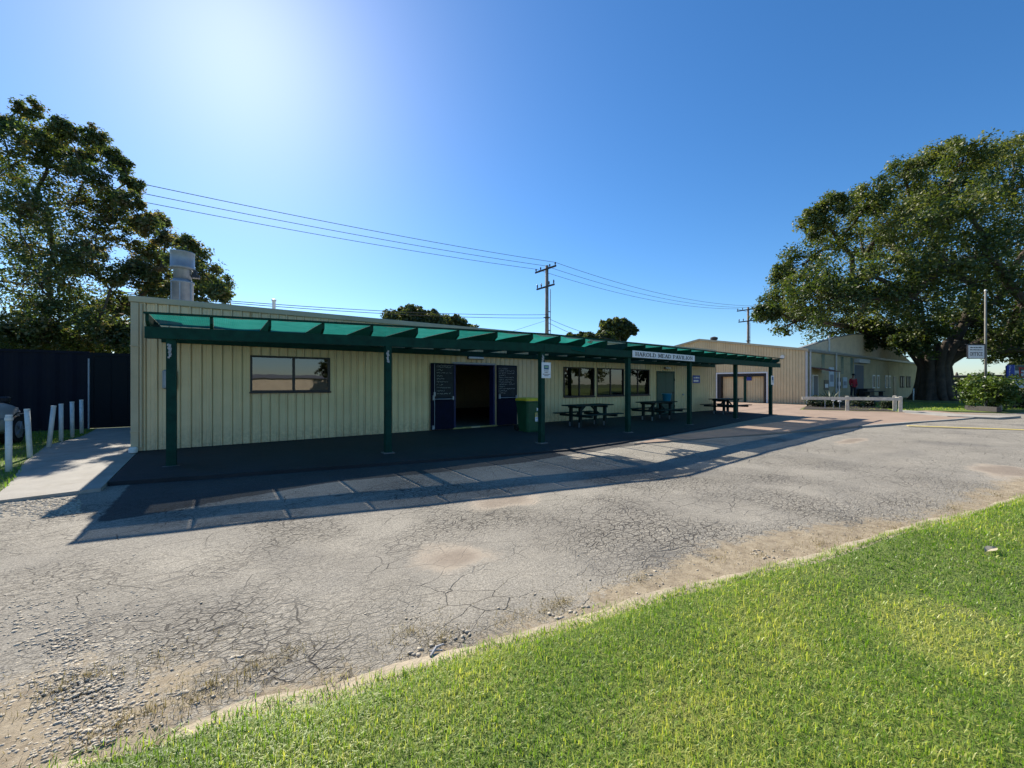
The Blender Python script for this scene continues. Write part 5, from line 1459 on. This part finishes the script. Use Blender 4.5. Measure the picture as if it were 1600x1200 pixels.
def bush(name,c,rad,leafmat,label,n,size,seed,group=None,sub_r=.35,flat=.85):
    rng=np.random.default_rng(seed); r=empty(name,(c[0],c[1],-.06),label,'bush',group)
    d=rng.normal(0,1,(n,3)); d/=np.linalg.norm(d,axis=1)[:,None]
    cc=np.array(c)+d*(rng.random((n,1))**.4)*np.array(rad)*.85
    cc[:,2]=np.maximum(cc[:,2],.05)
    cl=rng.normal(0,.2,n)
    v,f,t=leaf_cloud(cc,np.full(n,max(rad)*sub_r)*rng.uniform(.5,1.1,n),70,size,rng,lambda p,k:np.clip(np.repeat(cl,70)+.45+rng.normal(0,.15,k),0,1),flat)
    o=np.array((c[0],c[1],-.06)); link('foliage',np_mesh('foliage',v-o,f,leafmat,False,{'tint':t}),o,r)
    b=MB()
    for i in range(7):
        a=i*.9; b.tube([(c[0]+.1*math.cos(a),c[1]+.1*math.sin(a),-.1),(c[0]+rad[0]*.55*math.cos(a),c[1]+rad[1]*.55*math.sin(a),c[2])],[.035,.012],5)
    b.build('stems',bark,r)
q=pd(1548,610,23.5); bush('round_bush',(q.x,q.y,1.15),(1.45,1.45,1.25),leaf_bush,'bright green bushy shrub behind the office sign pole',70,.17,31)
q=pd(1592,622,25.8); bush('dark_hedge',(q.x,q.y,.55),(1.5,1.5,.75),leaf_dark,'dark low hedge below the white E sign',40,.15,32)
for i,(px,py,d,rr,lab) in enumerate(((1275,622,26.5,.55,'low dark shrub behind the start of the rail fence'),(1300,624,26,.5,'low dark shrub in the middle of the garden bed'),(1350,624,25.5,.55,'low dark shrub right of the middle fence post'),(1385,625,25,.5,'low dark shrub near the end of the rail fence'))):
    q=pd(px,py,d); bush('garden_shrub',(q.x,q.y,.30),(rr*1.3,rr*1.3,rr*.7),leaf_dark,lab,18,.12,40+i,'garden bed shrubs')
for i,(x_,y_,h_,lab) in enumerate(((-2.0,21.6,2.2,'dark shrub showing over the steel gate'),(-4.6,21.4,2.3,'dark shrub over the fence end near the gate'),(-7.6,21.8,2.4,'dark shrub over the middle of the navy fence'),(-11,22,2.5,'dark shrub over the fence beside the brick building'))):
    bush('fence_shrub',(x_,y_,h_*.62),(1.9,1.4,h_*.62),leaf_dark,lab,46,.13,60+i,'shrubs behind the fence')
# spiky plant and white flowers
q=pd(1297,612,27); r=empty('spiky_plant',(q.x,q.y,0),'spiky leaved plant against the shed wall behind the rail','plant')
b=MB()
for i in range(26):
    a=random.uniform(0,6.28); e_=random.uniform(.3,1.2); L=random.uniform(.6,1.1)
    tip=Vector((q.x+math.cos(a)*math.cos(e_)*L,q.y+math.sin(a)*math.cos(e_)*L,.25+math.sin(e_)*L)); b.tube([(q.x,q.y,0),Vector((q.x,q.y,.2)).lerp(tip,.55)+Vector((0,0,.06)),tip],[.03,.035,.004],4)
b.build('leaves',M('strap_leaf',(.05,.08,.045),.6,.3,5,0),r)
for i,(px,py) in enumerate(((1302,627),(1312,628.5),(1289,623))):
    q=pd(px,py,24.6); b=MB(); b.lathe([(.01,0),(.09,.03),(.10,.07),(.05,.10)],(q.x,q.y,q.z),8)
    for k in range(6):
        th=k*1.047; b.bar((q.x,q.y,q.z+.05),(q.x+.11*math.cos(th),q.y+.11*math.sin(th),q.z+.09),.05,.012)
    b.tube([(q.x,q.y,-.05),(q.x,q.y,q.z)],.012,5)
    tag(b.build('white_flower',sign_white),['white flower nearest the fence post in the garden bed','white flower beside the fence post, slightly lower','white flower farthest left in the garden bed'][i],'flower','white flowers in the bed')

# ------------------------------------------------------------------ small litter in the foreground
q=gp(683,1020,ROADZ+.02); b=MB(); b.tube([(q.x-.05,q.y-.02,ROADZ+.03),(q.x+.0,q.y+.015,ROADZ+.045),(q.x+.055,q.y+.03,ROADZ+.035)],[.009,.008,.005],6); b.tube([(q.x-.04,q.y+.02,ROADZ+.035),(q.x+.03,q.y-.01,ROADZ+.03)],[.006,.004],6)
tag(b.build('broken_twig',M('grey_twig',(.36,.36,.36),.8,.2,30,0)),'short grey broken twig lying by the kerb','twig')
def dead_leaf(px,py,L,label,rz):
    q=gp(px,py,-.034); b=MB(); n=7; vs=[]
    for i in range(n):
        u=i/(n-1); w=L*.22*math.sin(math.pi*min(.98,max(.03,u))); x=(u-.5)*L; z=.012*math.sin(3*u)
        vs+= [(x,-w,z+.01),(x,0,z),(x,w,z+.012)]
    fs=[]
    for i in range(n-1): fs+= [(3*i,3*i+3,3*i+4,3*i+1),(3*i+1,3*i+4,3*i+5,3*i+2)]
    b.add(vs,fs); o=b.build('dead_leaf',M('dead_leaf_m',(.42,.36,.24),.8,.25,20,0),origin=(0,0,0)); o.location=q; o.rotation_euler=(R(8),R(-6),R(rz)); tag(o,label,'leaf')
dead_leaf(1548,860,.16,'pale dry leaf lying on the lawn near the picture edge',-20)

# ------------------------------------------------------------------ what the windows mirror: the ground behind the viewer
r=empty('long_hall',(12,-75,0),'long pale hall mirrored in the pavilion windows','building')
b=MB(); b.box(-18,34,-83,-75,-.3,2.6); b.build('wall',gable_white,r)
b=MB(); b.add([(-18.4,-74.6,2.6),(34.4,-74.6,2.6),(34.4,-79,3.4),(-18.4,-79,3.4),(34.4,-83.4,2.6),(-18.4,-83.4,2.6)],[(0,1,2,3),(3,2,4,5)]); b.build('roof',roof_steel,r)
def back_tree(x,y,h,seed,label):
    rnd=random.Random(seed); lob=[]
    for i in range(12):
        a=rnd.uniform(0,6.28); rr=rnd.uniform(0,h*.28); lob.append((Vector((x+rr*math.cos(a),y+rr*math.sin(a),h*rnd.uniform(.22,.8))),h*.17))
    make_tree('park_tree',(x,y,-.3),lob,leaf_far,bark,label,'trees mirrored in the windows',.40,40,8,.35,h*.3,seed,.34,twig=False)
back_tree(30,-9,8,51,'tree mirrored in the first window of the row')
back_tree(37,-11,9,52,'tree mirrored in the middle window of the row')
back_tree(45,-9,8,54,'tree mirrored in the last window of the row')
back_tree(19,-68,8,53,'tree mirrored faintly in the single left window')
